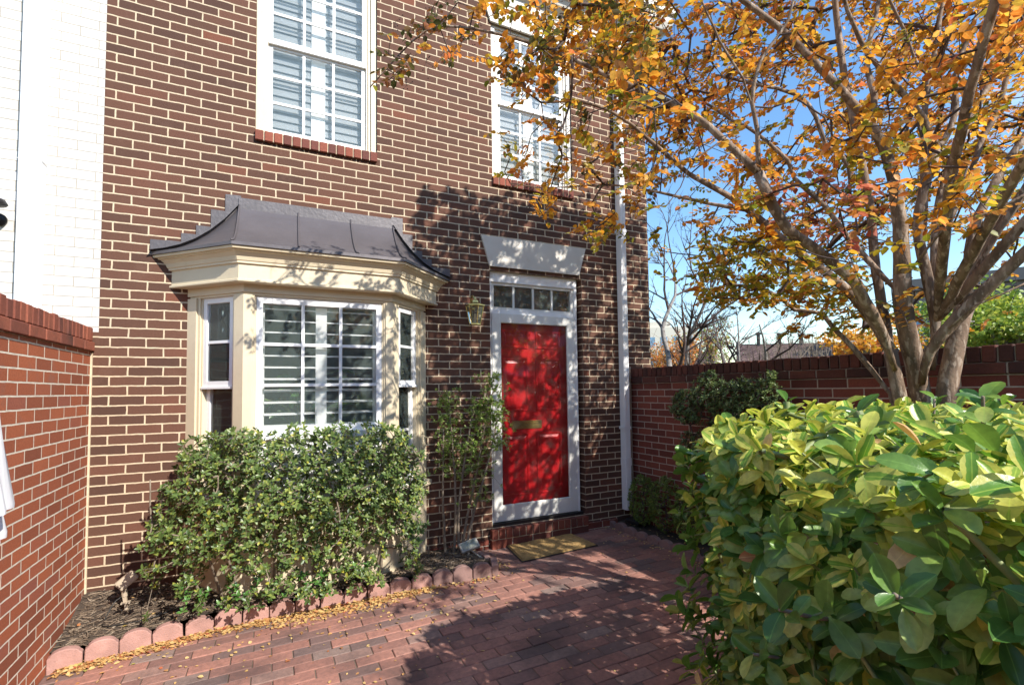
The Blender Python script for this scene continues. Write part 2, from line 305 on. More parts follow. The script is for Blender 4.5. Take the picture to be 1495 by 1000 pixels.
def leafmesh(name, P, D, Nn, Ls, Ws, mats, mi, parent=None, tm=TS, loc=None, smooth=True):
    P = np.asarray(P, float); D = np.asarray(D, float); Nn = np.asarray(Nn, float); n = len(P)
    D /= np.linalg.norm(D, axis=1)[:, None]; Nn -= D*(Nn*D).sum(1)[:, None]; Nn /= (np.linalg.norm(Nn, axis=1)[:, None]+1e-9); W = np.cross(Nn, D)
    root = np.array(ROOT[parent.name] if parent else (loc or (0, 0, 0)))
    tms = tm if isinstance(tm, list) else [tm]; V = []; LI = []; LS = []; MI = []; UV = []; base = 0; pick = RNG.integers(0, len(tms), n)
    Ls = np.broadcast_to(np.asarray(Ls, float), n); Ws = np.broadcast_to(np.asarray(Ws, float), n); mi = np.broadcast_to(np.asarray(mi), n)
    for k, (tv, tf) in enumerate(tms):
        I = np.where(pick == k)[0]
        if not len(I): continue
        a = tv[:, 0][None, :, None]*Ls[I][:, None, None]*D[I][:, None, :]; b = tv[:, 1][None, :, None]*Ws[I][:, None, None]*W[I][:, None, :]
        c = tv[:, 2][None, :, None]*Ls[I][:, None, None]*Nn[I][:, None, :]
        vv = (P[I][:, None, :]+a+b+c-root).reshape(-1, 3); V.append(vv)
        fl = np.concatenate([np.array(f) for f in tf]); sz = np.array([len(f) for f in tf]); nv = len(tv)
        LI.append((fl[None, :]+base+(np.arange(len(I))*nv)[:, None]).ravel()); LS.append(np.tile(sz, len(I))); MI.append(np.repeat(mi[I], len(tf)))
        UV.append(np.tile(np.stack([tv[fl, 1]*2, tv[fl, 0]], 1), (len(I), 1))); base += nv*len(I)
    V = np.concatenate(V); LI = np.concatenate(LI); LS = np.concatenate(LS); MI = np.concatenate(MI); UV = np.concatenate(UV)
    me = bpy.data.meshes.new(name); me.vertices.add(len(V)); me.vertices.foreach_set('co', V.ravel())
    me.loops.add(len(LI)); me.loops.foreach_set('vertex_index', LI.astype(np.int32))
    me.polygons.add(len(LS)); st = np.concatenate([[0], np.cumsum(LS)[:-1]]); me.polygons.foreach_set('loop_start', st.astype(np.int32))
    me.polygons.foreach_set('material_index', MI.astype(np.int32)); me.polygons.foreach_set('use_smooth', np.full(len(LS), smooth))
    for m in mats: me.materials.append(m)
    uv = me.uv_layers.new(name='UVMap'); uv.data.foreach_set('uv', UV.ravel()); me.update(calc_edges=True); me.validate()
    return link(name, me, parent, loc)
def rnd(n): 
    a = RNG.normal(size=(n, 3)); return a/np.linalg.norm(a, axis=1)[:, None]
def whorls(C, A, k, spread=.9, jit=.25, gap=.0):
    """k leaves round each shoot tip C with axis A -> positions, directions, normals"""
    C = np.repeat(np.asarray(C, float), k, 0); A = np.asarray(A, float); A = A/np.linalg.norm(A, axis=1)[:, None]; n = len(A)
    U = np.cross(A, rnd(n)); U /= np.linalg.norm(U, axis=1)[:, None]; V = np.cross(A, U)
    ph = (np.arange(k)*2.4)[None, :]+RNG.uniform(0, 6.28, (n, 1))
    R = U[:, None, :]*np.cos(ph)[:, :, None]+V[:, None, :]*np.sin(ph)[:, :, None]; AA = np.repeat(A[:, None, :], k, 1)
    lift = (np.linspace(.1, 1.1, k)[None, :, None])/spread*.8
    D = (R+AA*lift).reshape(-1, 3)+rnd(n*k)*jit; Nn = (AA-R*lift*.6).reshape(-1, 3)+rnd(n*k)*jit*.6
    P = C+(AA*np.linspace(-gap, 0, k)[None, :, None]).reshape(-1, 3)
    return P, D, Nn
def smooth_line(pts, step=.07, jit=0):
    pts = [Vector(p) for p in pts]; out = []
    P = [pts[0]*2-pts[1]]+pts+[pts[-1]*2-pts[-2]]
    for i in range(1, len(P)-2):
        n = max(1, int((P[i+1]-P[i]).length/step))
        for k in range(n):
            t = k/n; a, b, c, d = P[i-1], P[i], P[i+1], P[i+2]
            q = .5*((2*b)+(c-a)*t+(2*a-5*b+4*c-d)*t*t+(3*b-a-3*c+d)*t**3)
            out.append(q+Vector([random.gauss(0, jit) for _ in range(3)]))
    out.append(pts[-1]); return out
class Grow:
    """limb skeleton first, then every shoot joins its nearest neighbour: a branching that never floats"""
    def __init__(s): s.pos = []; s.par = []; s.cnt = []; s.limb = []; s.br = []
    def addlimb(s, pts, r0, r1, trim=False):
        L = smooth_line(pts, .07, .0015); rr = [r0+(r1-r0)*(k/(len(L)-1))**.85 for k in range(len(L))]
        if trim: rr = [q*min(1, .45+.14*k) for k, q in enumerate(rr)]
        s.limb.append((L, rr))
        for p in L: s.pos.append(tuple(p)); s.par.append(-1); s.cnt.append(0)
    def attract(s, A, step=.09, jit=.012, sag=.0):
        A = np.asarray(A); pos = np.array(s.pos); cap = len(pos)+len(A)*40; buf = np.zeros((cap, 3)); buf[:len(pos)] = pos; n = len(pos)
        near = np.array([((pos-a)**2).sum(1).min() for a in A])
        for i in np.argsort(near):
            a = A[i]; d = ((buf[:n]-a)**2).sum(1); j = int(d.argmin()); L = math.sqrt(d[j])
            if L < .02: continue
            k = max(1, int(L/step)); p0 = buf[j].copy(); line = [j]; bend = rnd(1)[0]*L*.12
            for q in range(1, k+1):
                t = q/k; p = p0+(a-p0)*t+bend*math.sin(math.pi*t)+(RNG.normal(size=3)*jit if q < k else 0)
                if n >= cap: break
                buf[n] = p; s.pos.append(tuple(p)); s.par.append(line[-1]); s.cnt.append(0); line.append(n); n += 1
            s.br.append(line); q = line[-1]
            while q >= 0: s.cnt[q] += 1; q = s.par[q]
    def mesh(s, mb_limb, mb_twig, rt=.0022, rmax=.02, pw=.5, sides=5):
        for L, rr in s.limb: mb_limb.tube(L, rr, 10)
        for line in s.br:
            r = [min(rmax, rt*max(1, s.cnt[q])**pw) for q in line]; r[0] = r[1] if len(r) > 1 else rt
            mb_twig.tube([s.pos[q] for q in line], r, sides, caps=False)

# ================================================================== THE SETTING
mb = MB(); mb.box(-150, 150, -150, 200, -.6, -.16); mb.build('ground', M['grass'], uv=False)['kind'] = 'structure'
mb = MB()                                               # sand bed under the pavers, on the same fall
mb.add([(-.02, -7.5, zg(-.02)-.006), (4.9, -7.5, zg(4.9)-.006), (4.9, .02, zg(4.9)-.006), (-.02, .02, zg(-.02)-.006)], [(0,1,2,3)]); mb.build('joint_sand', M['sand'], uv=False)['kind'] = 'structure'
mb = MB(); rows = 0; y = .0
rot0 = Matrix.Identity(3)
while y > -6.2:
    x = -.12+(.1026 if rows % 2 else 0)+random.uniform(-.008, .008)
    while x < 4.33:
        L = .2032; cx, cy = x+L/2, y-.045
        if -.0 < cx < 4.32 and not (cy > -.5 and cx < 2.62) :
            t = random.gauss(0, .004), random.gauss(0, .006)
            R = Matrix.Rotation(t[0]-.02, 3, 'Y') @ Matrix.Rotation(t[1], 3, 'X') @ Matrix.Rotation(random.gauss(0, .006), 3, 'Z')
            dz = random.gauss(0, .0012); z = zg(cx)+dz
            mb.cbox(max(.004, x+.0015), x+L-.0012, y-.0920+random.uniform(0, .0015), y-.0015, z-.05, z, .0035, R, (cx, cy, z-.02))
        x += .2054
    y -= .0935; rows += 1
mb.build('paving', M['paver'], uv=False)['kind'] = 'structure'

# ---- planting beds (shredded bark on the left, dark soil on the right)
def noise2(x, y): return math.sin(x*9.1+1.3)*math.cos(y*11.7)*.5+math.sin(x*23+y*17)*.25+math.sin(x*41-y*37+2)*.2
def edge_y(x):                                           # front line of the left edging
    return -.605+.10*min(1, x/.8) if x < .8 else -.505-.10*max(0, (x-.8)/1.9)**1.6
def mulch_z(x, y):
    t = min(1, max(0, -y/.52)); hi = .125-.085*min(1, x/2.6); lo = zg(x)+.085
    return hi*(1-t)+lo*t+.012*noise2(x, y)
mb = MB(); nx, ny = 110, 30; vs = []
for j in range(ny+1):
    for i in range(nx+1):
        x = 2.70*i/nx; y0 = edge_y(x)+.03; y = .03+(y0-.03)*j/ny; vs.append((x, y, mulch_z(x, y)))
mb.add(vs, [(j*(nx+1)+i, j*(nx+1)+i+1, (j+1)*(nx+1)+i+1, (j+1)*(nx+1)+i) for j in range(ny) for i in range(nx)])
mb.build('mulch_bed', M['soil'], uv=False, smooth=True)['kind'] = 'structure'
mb = MB(); nx, ny = 14, 90; vs = []
for j in range(ny+1):
    for i in range(nx+1):
        x = 4.31+.31*i/nx; y = .02-6*j/ny; vs.append((x, y, .035+.02*noise2(x*2, y)))
mb.add(vs, [(j*(nx+1)+i, j*(nx+1)+i+1, (j+1)*(nx+1)+i+1, (j+1)*(nx+1)+i) for j in range(ny) for i in range(nx)])
mb.build('soil_bed', M['soil'], uv=False, smooth=True)['kind'] = 'structure'
P = []; D = []; Nn = []
for k in range(5200):
    x = random.uniform(.02, 2.66); y = random.uniform(edge_y(x)+.04, -.01); P.append((x, y, mulch_z(x, y)+random.uniform(.001, .010)))
    a = random.uniform(0, 6.28); D.append((math.cos(a), math.sin(a), random.gauss(0, .16))); Nn.append((random.gauss(0, .4), random.gauss(0, .4), 1))
chip = (np.array([(0,-.5,0),(0,.5,0),(1,.35,0),(1,-.35,0),(0,0,.08),(1,0,.08)]), [(0,3,5,4),(4,5,2,1),(0,4,1),(3,2,5)])
o = leafmesh('bark_mulch', P, D, Nn, RNG.uniform(.015, .06, len(P)), RNG.uniform(.003, .008, len(P)), [M['chip']], 0, tm=chip, smooth=False); o['kind'] = 'stuff'; o['category'] = 'mulch'; o['label'] = 'brown shredded bark mulch covering the bed under the bay window'

# ================================================================== THE HOUSE
house = thing('town_house', (2.45, 0, 0), 'dark brown brick town house with cream bay window and red front door', 'house')
WIN = [(.968, 1.900, 3.475, 5.02), (2.985, 3.900, 3.475, 5.02)]
DOOR = (2.945, 3.985, .16, 2.565)
BAY = (.60, 2.26, .25, 2.60)
def wall(mb, x0, x1, z0, z1, holes, y=0., depth=.12):
    xs = sorted({x0, x1, *[h[0] for h in holes], *[h[1] for h in holes]}); zs = sorted({z0, z1, *[h[2] for h in holes], *[h[3] for h in holes]})
    for i in range(len(xs)-1):
        for j in range(len(zs)-1):
            cx, cz = (xs[i]+xs[i+1])/2, (zs[j]+zs[j+1])/2
            if any(h[0] < cx < h[1] and h[2] < cz < h[3] for h in holes): continue
            mb.quad((xs[i], y, zs[j]), (xs[i+1], y, zs[j]), (xs[i+1], y, zs[j+1]), (xs[i], y, zs[j+1]))
    for (a, b, c, d) in holes:
        mb.quad((a, y, c), (a, y+depth, c), (a, y+depth, d), (a, y, d)); mb.quad((b, y, c), (b, y+depth, c), (b, y+depth, d), (b, y, d))
        if d != 1.86: mb.quad((a, y, d), (b, y, d), (b, y+depth, d), (a, y+depth, d))
        if c != 1.86: mb.quad((a, y, c), (b, y, c), (b, y+depth, c), (a, y+depth, c))
mb = MB(); mb.add([], [])
b = len(mb.v); wall(mb, .04, 4.89, 1.86, 5.36, WIN+[(DOOR[0], DOOR[1], 1.86, DOOR[3]), (BAY[0], BAY[1], 1.86, BAY[3])])
wall(mb, 0, 4.89, -.15, 1.86, [(DOOR[0], DOOR[1], DOOR[2], 1.86), (BAY[0], BAY[1], BAY[2], 1.86)])
mb.quad((4.89, 0, -.15), (4.89, 8, -.15), (4.89, 8, 5.36), (4.89, 0, 5.36))
for hx in (.04,): mb.quad((hx, .0, 5.36), (4.89, .0, 5.36), (4.89, 8, 5.36), (hx, 8, 5.36))
hw = mb.build('brick_wall', M['brown'], house)
mb = MB(); mb.box(0.001, 2.9, -.012, -.001, -.14, .058); mb.box(3.98, 4.36, -.03, -.001, -.1, .075)       # footing course by the door
mb.build('brick_footing', M['deepred'], house)
# dark room behind the openings
mb = MB()
mb.box(.3, 4.7, 3.2, 3.22, 0.1, 5.3); mb.box(.3, 4.7, .3, 3.2, .1, .12); mb.box(.3, 4.7, .3, 3.2, 2.75, 2.80); mb.box(.28, .3, .3, 3.2, .1, 5.3); mb.box(4.7, 4.72, .3, 3.2, .1, 5.3); mb.box(2.6, 2.65, .2, 3.2, .1, 2.75)
mb.build('room_lining', M['room'], house)

# eave at the top right
mb = MB()
prof = [(0, 5.22), (.02, 5.22), (.03, 5.30), (.10, 5.345), (.12, 5.40), (.20, 5.44), (.235, 5.52), (.235, 5.60), (0, 5.60)]
for i in range(len(prof)-1):
    (o1, z1), (o2, z2) = prof[i], prof[i+1]
    mb.quad((-3.4, -o1-.002, z1), (4.90+o1, -o1-.002, z1), (4.90+o2, -o2-.002, z2), (-3.4, -o2-.002, z2)); mb.quad((4.90+o1, -o1-.002, z1), (4.90+o1, 8, z1), (4.90+o2, 8, z2), (4.90+o2, -o2-.002, z2))
mb.build('eave_cornice', M['greycream'], house)
mb = MB(); mb.box(-3.4, 5.15, -.27, 8, 5.602, 5.68); mb.build('roof_edge', M['greycream'], house)

# flared lintels
def lintel(xa, xb, z0, z1, fl, name='lintel', sub=None):
    mb = MB(); y = -.022
    vs = [(xa, y, z0), (xb, y, z0), (xb+fl, y, z1), (xa-fl, y, z1), (xa, .0, z0), (xb, .0, z0), (xb+fl, .0, z1), (xa-fl, .0, z1)]
    mb.add(vs, [(0,1,2,3), (0,4,5,1), (1,5,6,2), (2,6,7,3), (3,7,4,0)])
    mb.add([(xb-.045, y-.004, z0), (xb-.038, y-.004, z0), (xb+fl-.042, y-.004, z1), (xb+fl-.05, y-.004, z1)], [(0,1,2,3)])
    mb.build(name, M['greycream'], house)
lintel(2.94, 3.945, 2.60, 2.885, .085)
lintel(2.975, 3.91, 5.0, 5.20, .07)
# sills of rowlock bricks
def rowlock(mb, x0, x1, y0, y1, z0, z1, n, lean=0, b=.003):
    w = (x1-x0)/n
    for i in range(n):
        R = Matrix.Rotation(random.gauss(0, .008), 3, 'Z'); mb.cbox(x0+i*w+.0045, x0+(i+1)*w-.0045, y0+random.uniform(-.002, .002), y1, z0, z1+random.uniform(-.0015, .0015), b, R, (x0+(i+.5)*w, y0, z0))
for (a, b_, c, d) in WIN:
    mb = MB(); rowlock(mb, a-.005, b_+.0, -.028, .05, c-.082, c-.004, 14); mb.mi = 1; mb.box(a+.002, b_-.008, -.018, .05, c-.079, c-.010)
    mb.build('window_sill', [M['sill'], M['mortar']], house)

# ---- generic window, built in a local frame: x along, -y out, z up
def tf(px, py, ang): return Matrix.Translation((px, py, 0)) @ Matrix.Rotation(ang, 4, 'Z')
def framebox(mb, x0, x1, z0, z1, t, y0, y1, tb=None, tt=None):
    tb = tb or t; tt = tt or t
    mb.box(x0, x0+t, y0, y1, z0, z1); mb.box(x1-t, x1, y0, y1, z0, z1); mb.box(x0+t, x1-t, y0, y1, z0, z0+tb); mb.box(x0+t, x1-t, y0, y1, z1-tt, z1)
def muntins(mb, x0, x1, z0, z1, c, r, y0, y1, t=.020):
    for i in range(1, c): x = x0+(x1-x0)*i/c; mb.box(x-t/2, x+t/2, y0, y1, z0, z1)
    for j in range(1, r): z = z0+(z1-z0)*j/r; mb.box(x0, x1, y0+.002, y1-.002, z-t/2, z+t/2)
def louvers(mb, x0, x1, z0, z1, y, pitch, wd, ang):
    z = z0+pitch/2
    while z < z1-pitch*.3:
        ca, sa = math.cos(ang)*wd/2, math.sin(ang)*wd/2; t = .004
        vs = [(x0, y-ca, z-sa-t), (x1, y-ca, z-sa-t), (x1, y+ca, z+sa-t), (x0, y+ca, z+sa-t), (x0, y-ca, z-sa+t), (x1, y-ca, z-sa+t), (x1, y+ca, z+sa+t), (x0, y+ca, z+sa+t)]
        mb.add(vs, [(0,3,2,1),(4,5,6,7),(0,1,5,4),(1,2,6,5),(2,3,7,6),(3,0,4,7)]); z += pitch
def shutter(T, x0, x1, z0, z1, y, panels, pitch, wd, ang, parent, stile=.045, mid=.075):
    mb = MB(); mb.T = T; n = panels; w = (x1-x0)/n
    mb.box(x0, x0+stile*.6, y-.014, y+.014, z0, z1); mb.box(x1-stile*.6, x1, y-.014, y+.014, z0, z1)
    for k in range(1, n): mb.box(x0+w*k-mid/2, x0+w*k+mid/2, y-.016, y+.016, z0, z1)
    mb.box(x0, x1, y-.012, y+.012, z0, z0+.05); mb.box(x0, x1, y-.012, y+.012, z1-.05, z1)
    mb.build('shutter', M['wvinyl'], parent)
    mb = MB(); mb.T = T
    for k in range(n):
        a = x0+w*k+(stile*.6 if k == 0 else mid/2); b = x0+w*(k+1)-(stile*.6 if k == n-1 else mid/2); louvers(mb, a, b, z0+.05, z1-.05, y, pitch, wd, ang)
    mb.build('louvers', M['skyslat' if wd > .08 else 'wvinyl'], parent)
for wi, (a, b_, c, d) in enumerate(WIN):
    mb = MB(); y0 = .028
    # cream brick-mould casing with a white inner edge
    for k, (o, w_, yy) in enumerate([(0, .045, .020), (.045, .022, .036), (.067, .016, .048)]):
        framebox(mb, a+.002+o, b_-.002-o, c-.002, d-o, w_, yy, .10, tb=.012 if k else .02)
    win = mb.build('window', M['cream'] if wi == 0 else M['greycream'], house)
    xa, xb = a+.085, b_-.085; mid = 4.245
    mb = MB(); framebox(mb, xa, xb, mid-.01, d-.06, .034, .045, .066, tb=.045); muntins(mb, xa+.034, xb-.034, mid+.035, d-.094, 3, 3, .047, .062)
    mb.build('upper_sash', M['wpaint'], win)
    mb = MB(); framebox(mb, xa, xb, c+.012, mid, .034, .070, .092, tb=.055, tt=.03); muntins(mb, xa+.034, xb-.034, c+.067, mid-.03, 3, 3, .072, .088)
    mb.build('lower_sash', M['wpaint'], win)
    mb = MB(); mb.box(xa+.03, xb-.03, .054, .057, mid+.03, d-.09); mb.box(xa+.03, xb-.03, .079, .082, c+.06, mid-.028); mb.build('pane', M['glass'], win)
    shutter(None, a+.06, b_-.06, c+.005, d-.02, .135, 2, .068, .084, math.radians(76), win, stile=.04, mid=.11)

# ---- front door
x0, x1, z0, z1 = DOOR
door_frame = MB(); y = .035
framebox(door_frame, x0+.002, x1-.045, z0+.002, z1-.0, .026, y, .16, tb=.012, tt=.10)
door_frame.box(x0+.028, x1-.071, y+.012, .16, 2.165, 2.205)                  # transom bar
door_frame.box(x1-.045, x1-.030, y+.02, .16, z0+.002, z1)                    # outer jamb edge by the brick return
df = door_frame.build('door_frame', M['wpaint'], house, bevel=.0015)
mb = MB(); framebox(mb, x0+.028, x1-.071, 2.205, 2.465, .034, y+.018, y+.05, tb=.022, tt=.026); muntins(mb, x0+.062, x1-.105, 2.227, 2.439, 4, 1, y+.028, y+.046, .02)
tr = mb.build('transom_window', M['wframe'], house)
mb = MB(); mb.box(x0+.05, x1-.09, y+.036, y+.039, 2.22, 2.445); mb.build('pane', M['glass'], tr)
mb = MB(); mb.box(x0+.03, x1-.08, .14, .15, 2.2, 2.47); mb.build('transom_dark_sheet', M['dark'], house)  # near-black sheet painted in place of the unlit hall behind the glass
sx0, sx1, sz0, sz1 = x0+.030, x1-.073, .195, 2.163
mb = MB(); framebox(mb, sx0, sx1, sz0, sz1, .092, y-.005, y+.028, tb=.145, tt=.085); framebox(mb, sx0+.088, sx1-.088, sz0+.141, sz1-.081, .008, y-.001, y+.02)
sd = mb.build('storm_door', M['wframe'], house, bevel=.002)
mb = MB(); mb.box(sx0+.09, sx1-.09, y+.010, y+.013, sz0+.14, sz1-.08); mb.build('pane', M['doorglass'], sd)
mb = MB(); dy = .115
px0, px1, pz0, pz1 = sx0+.02, sx1-.02, .17, 2.15
mb.box(px0, px1, dy, dy+.04, pz0, pz1)
def panel(mb, a, b, c, d, y):                                                # raised-and-fielded panel
    t = .014
    for (o, w_, yy) in ((0, .016, y-.010), (.016, .008, y-.004)): framebox(mb, a+o, b-o, c+o, d-o, w_, yy, y+.001)
    fa, fb, fc, fd = a+.05, b-.05, c+.05, d-.05; vs = [(a+.026, y-.001, c+.026), (b-.026, y-.001, c+.026), (b-.026, y-.001, d-.026), (a+.026, y-.001, d-.026), (fa, y-.010, fc), (fb, y-.010, fc), (fb, y-.010, fd), (fa, y-.010, fd)]
    mb.add(vs, [(4,5,6,7), (0,1,5,4), (1,2,6,5), (2,3,7,6), (3,0,4,7)])
cx = (px0+px1)/2; 
for (a, b_) in ((px0+.115, cx-.045), (cx+.045, px1-.115)):
    for (c, d) in ((.40, 1.00), (1.22, 1.74), (1.84, 2.02)): panel(mb, a, b_, c, d, dy)
fd = mb.build('front_door', M['reddoor'], house, bevel=.0012)
mb = MB(); mb.box(3.215, 3.545, dy-.010, dy, 1.045, 1.125); mb.box(3.232, 3.528, dy-.016, dy-.010, 1.062, 1.108); mb.box(3.238, 3.522, dy-.019, dy-.016, 1.094, 1.100)
for xx in (3.224, 3.536): mb.tube([(xx, dy-.014, 1.085), (xx, dy-.009, 1.085)], .004, 8)
mb.build('mail_slot', M['brass'], fd, bevel=.0015)
mb = MB(); mb.tube([(px0+.06, dy, 1.07), (px0+.06, dy-.05, 1.07)], [.02, .012], 14); mb.lathe([(.001, -.03), (.022, -.022), (.028, 0), (.022, .022), (.001, .03)], (px0+.06, dy-.06, 1.07), 14); mb.build('door_knob', M['brass'], fd, smooth=True)
mb = MB(); mb.box(x0+.002, x1-.03, .0, .16, .162, .190); mb.build('threshold', M['black'], house)
# step: rowlock bricks over one stretcher course
mb = MB(); rowlock(mb, x0-.03, x1+.0, -.055, .09, .065, .150, 15)
n = 5; w_ = (x1-x0+.03)/n
for i in range(n): mb.cbox(x0-.03+i*w_+.005, x0-.03+(i+1)*w_-.005, -.05, .03, -.03, .056, .003)
mb.mi = 1; mb.box(x0-.024, x1-.006, -.044, .085, -.05, .142); mb.build('door_step', [M['sill'], M['mortar']], house)

# ---- downpipe and conduit
mb = MB(); mb.box(4.435, 4.505, -.092, -.012, .16, 5.25)
for z in (1.0, 3.1, 4.7): mb.box(4.425, 4.515, -.096, -.004, z, z+.03)
for i in range(3): mb.box(4.443+i*.021, 4.455+i*.021, -.0965, -.092, .16, 5.25)
mb.box(4.431, 4.509, -.097, -.010, .62, .70)
mb.build('downpipe', M['wpaint'], house, bevel=.002)
mb = MB(); mb.box(4.555, 4.582, -.03, -.002, .02, 1.66); mb.build('conduit', M['greymortar'], house)

# ================================================================== BAY WINDOW
bx0, bx1, bd = .545, 2.320, .372
T22 = math.tan(math.radians(22.5))
def bpath(o): return [(bx0-o*1.4142, 0), (bx0+bd-o*T22, -bd-o), (bx1-bd+o*T22, -bd-o), (bx1+o*1.4142, 0)]
def sweep(mb, prof):
    for k in range(len(prof)-1):
        A, B = bpath(prof[k][0]), bpath(prof[k+1][0])
        for i in range(3): mb.quad((*A[i], prof[k][1]), (*A[i+1], prof[k][1]), (*B[i+1], prof[k+1][1]), (*B[i], prof[k+1][1]))
mb = MB()
sweep(mb, [(-.04, 2.190), (.074, 2.190), (.080, 2.196), (.080, 2.208), (.070, 2.214), (.070, 2.314), (.084, 2.318), (.084, 2.330), (.090, 2.336), (.098, 2.362), (.118, 2.388), (.130, 2.392), (.130, 2.400), (.148, 2.402), (.152, 2.418), (.0, 2.418)])
bay = mb.build('bay_window', M['cream'], house)
# posts, casings and sill band
mb = MB()
sweep(mb, [(-.06, 2.190), (.0, 2.190), (.0, 2.135), (-.012, 2.135), (-.012, 2.12), (-.06, 2.12)])
mb.build('frieze_band', M['cream'], bay); mb = MB()
sweep(mb, [(-.06, .62), (.035, .62), (.035, .66), (.0, .67), (-.06, .67)]); sweep(mb, [(.0, .62), (.0, .05)])
mb.build('casing_band', M['cream'], bay)
SIDE = bd*1.41421
TL = tf(bx0, 0, -math.pi/4); TC = tf(bx0+bd, -bd, 0); TR = tf(bx1-bd, -bd, math.pi/4); CW = bx1-bx0-2*bd
for T, W, segs in ((TL, SIDE, [(.0, .085, 0), (.085, .108, .014), (.108, .122, .026)]), (TC, CW, [(.0, .055, 0), (.055, .068, .014), (.068, .08, .026)]), (TR, SIDE, [(.0, .085, 0), (.085, .108, .014), (.108, .122, .026)])):
    for side in (0, 1):
        mb = MB(); mb.T = T
        for (a, b_, yy) in segs: mb.box(*((a, b_) if side == 0 else (W-b_, W-a)), yy, .09, .67, 2.12)
        mb.build('casing', M['cream'], bay)
# centre: fixed 3 x 3
mb = MB(); mb.T = TC; framebox(mb, .081, CW-.081, 1.145, 2.119, .040, .030, .075, tb=.05, tt=.05); muntins(mb, .121, CW-.121, 1.195, 2.069, 3, 3, .034, .062, .022); mb.box(.06, CW-.06, .0, .08, 1.10, 1.143)
mb.build('window_sash', M['wpaint'], bay, bevel=.001)
mb = MB(); mb.T = TC; mb.box(.081, CW-.081, .03, .06, .67, 1.10); mb.build('apron_panel', M['wpaint'], bay)
mb = MB(); mb.T = TC; mb.box(.11, CW-.11, .046, .049, 1.18, 2.08); mb.build('pane', M['glass'], bay)
for T, W in ((TL, SIDE), (TR, SIDE)):
    mb = MB(); mb.T = T; ml = 1.50
    framebox(mb, .123, W-.123, ml-.02, 2.119, .034, .030, .056, tb=.04, tt=.04); muntins(mb, .157, W-.157, ml+.02, 2.079, 1, 2, .034, .05)
    framebox(mb, .123, W-.123, .70, ml, .034, .060, .086, tb=.05, tt=.03); muntins(mb, .157, W-.157, .75, ml-.03, 1, 2, .064, .08)
    mb.box(.118, W-.118, .018, .04, ml-.035, ml-.018); mb.box(.118, W-.118, .0, .09, .665, .70)
    mb.build('window_sash', M['wpaint'], bay, bevel=.001)
    mb = MB(); mb.T = T; mb.box(.15, W-.15, .042, .045, ml, 2.09); mb.box(.15, W-.15, .071, .074, .74, ml-.025); mb.build('pane', M['glass'], bay)
sh = lambda T, a, b, z0, z1, y, n, p, wd, an: shutter(T, a, b, z0, z1, y, n, p, wd, math.radians(an), bay, stile=.03, mid=.078)
sh(TC, .115, CW-.115, 1.10, 2.12, .115, 2, .085, .046, 10)
sh(TL, .0, SIDE-.125, .72, 2.12, .105, 1, .078, .06, 28)
sh(TR, .125, SIDE-.0, .72, 2.12, .105, 1, .078, .06, 28)
# roof, concave lead-coated copper in panels with standing seams
rz0, rz1, ro = 2.420, 2.855, .162
E0 = bpath(ro); R0 = [(.864, -.004), (.866, -.012), (2.028, -.012), (2.03, -.004)]
def rprof(t): return rz0+.022+(rz1-rz0-.022)*(.30*t+.70*t**2.4)
def rpt(A, B, t): return (A[0]+(B[0]-A[0])*t, A[1]+(B[1]-A[1])*t, rprof(t))
mb = MB(); NT = 12
for i in range(3):
    for k in range(NT):
        t0, t1 = k/NT, (k+1)/NT; mb.quad(rpt(E0[i], R0[i], t0), rpt(E0[i+1], R0[i+1], t0), rpt(E0[i+1], R0[i+1], t1), rpt(E0[i], R0[i], t1))
    mb.quad((*E0[i], rz0), (*E0[i+1], rz0), (*E0[i+1], rz0+.022), (*E0[i], rz0+.022))
    q = bpath(ro-.02); mb.quad((*E0[i], rz0), (*E0[i+1], rz0), (*q[i+1], rz0), (*q[i], rz0))
roof = mb.build('bay_roof', M['lead'], bay, smooth=False)
def seam(A, B, r=.007):
    mb = MB(); mb.tube([Vector(rpt(A, B, k/16))+Vector((0, -.003, .006)) for k in range(17)], r, 6); mb.build('roof_seam', M['lead'], bay, smooth=True)
seam(E0[1], R0[1]); seam(E0[2], R0[2])
for f in (.355, .70): seam((E0[1][0]+(E0[2][0]-E0[1][0])*f, E0[1][1]), (R0[1][0]+(R0[2][0]-R0[1][0])*(f-.0), R0[1][1]))
mb = MB()
mb.box(.862, 2.072, -.020, -.002, 2.835, 2.917); mb.box(.866, 2.066, -.030, -.012, 2.826, 2.842)
for sgn, xe, xr in ((1, E0[0][0], .866), (-1, E0[3][0], 2.03)):
    n = 6
    for k in range(n):
        t0, t1 = k/n, (k+1)/n; xa, xb = xe+(xr-xe)*t0, xe+(xr-xe)*t1
        zt = rprof(t1)+.045+.018*(k == 0); za, zb = rprof(t0)-.012, rprof(t1)-.012; zm = rprof((t0+t1)/2)-.012
        zt = round((zt+.02)/.0668)*.0668-.004
        yy = -.008-.0035*(k % 2); xb2 = xb+sgn*.012
        vs = [(xa, yy, za), ((xa+xb)/2, yy, zm), (xb2, yy, zb), (xb2, yy, zt), (xa, yy, zt+random.uniform(-.004, .004))]
        mb.add(vs+[(p[0], -.001, p[2]) for p in vs], [(0,1,2,3,4), (0,5,6,1), (1,6,7,2), (2,7,8,3), (3,8,9,4), (4,9,5,0)])
        a, b_ = (xa, -.004, rprof(t0)+.004), (xb, -.004, rprof(t1)+.004)
        c0, c1 = (xa, -.055*(1-t0*.3), rprof(t0)+.004-0), (xb, -.055*(1-t1*.3), rprof(t1)+.004)
        mb.quad(a, b_, c1, c0)
mb.build('step_flashing', M['lead2'], bay)

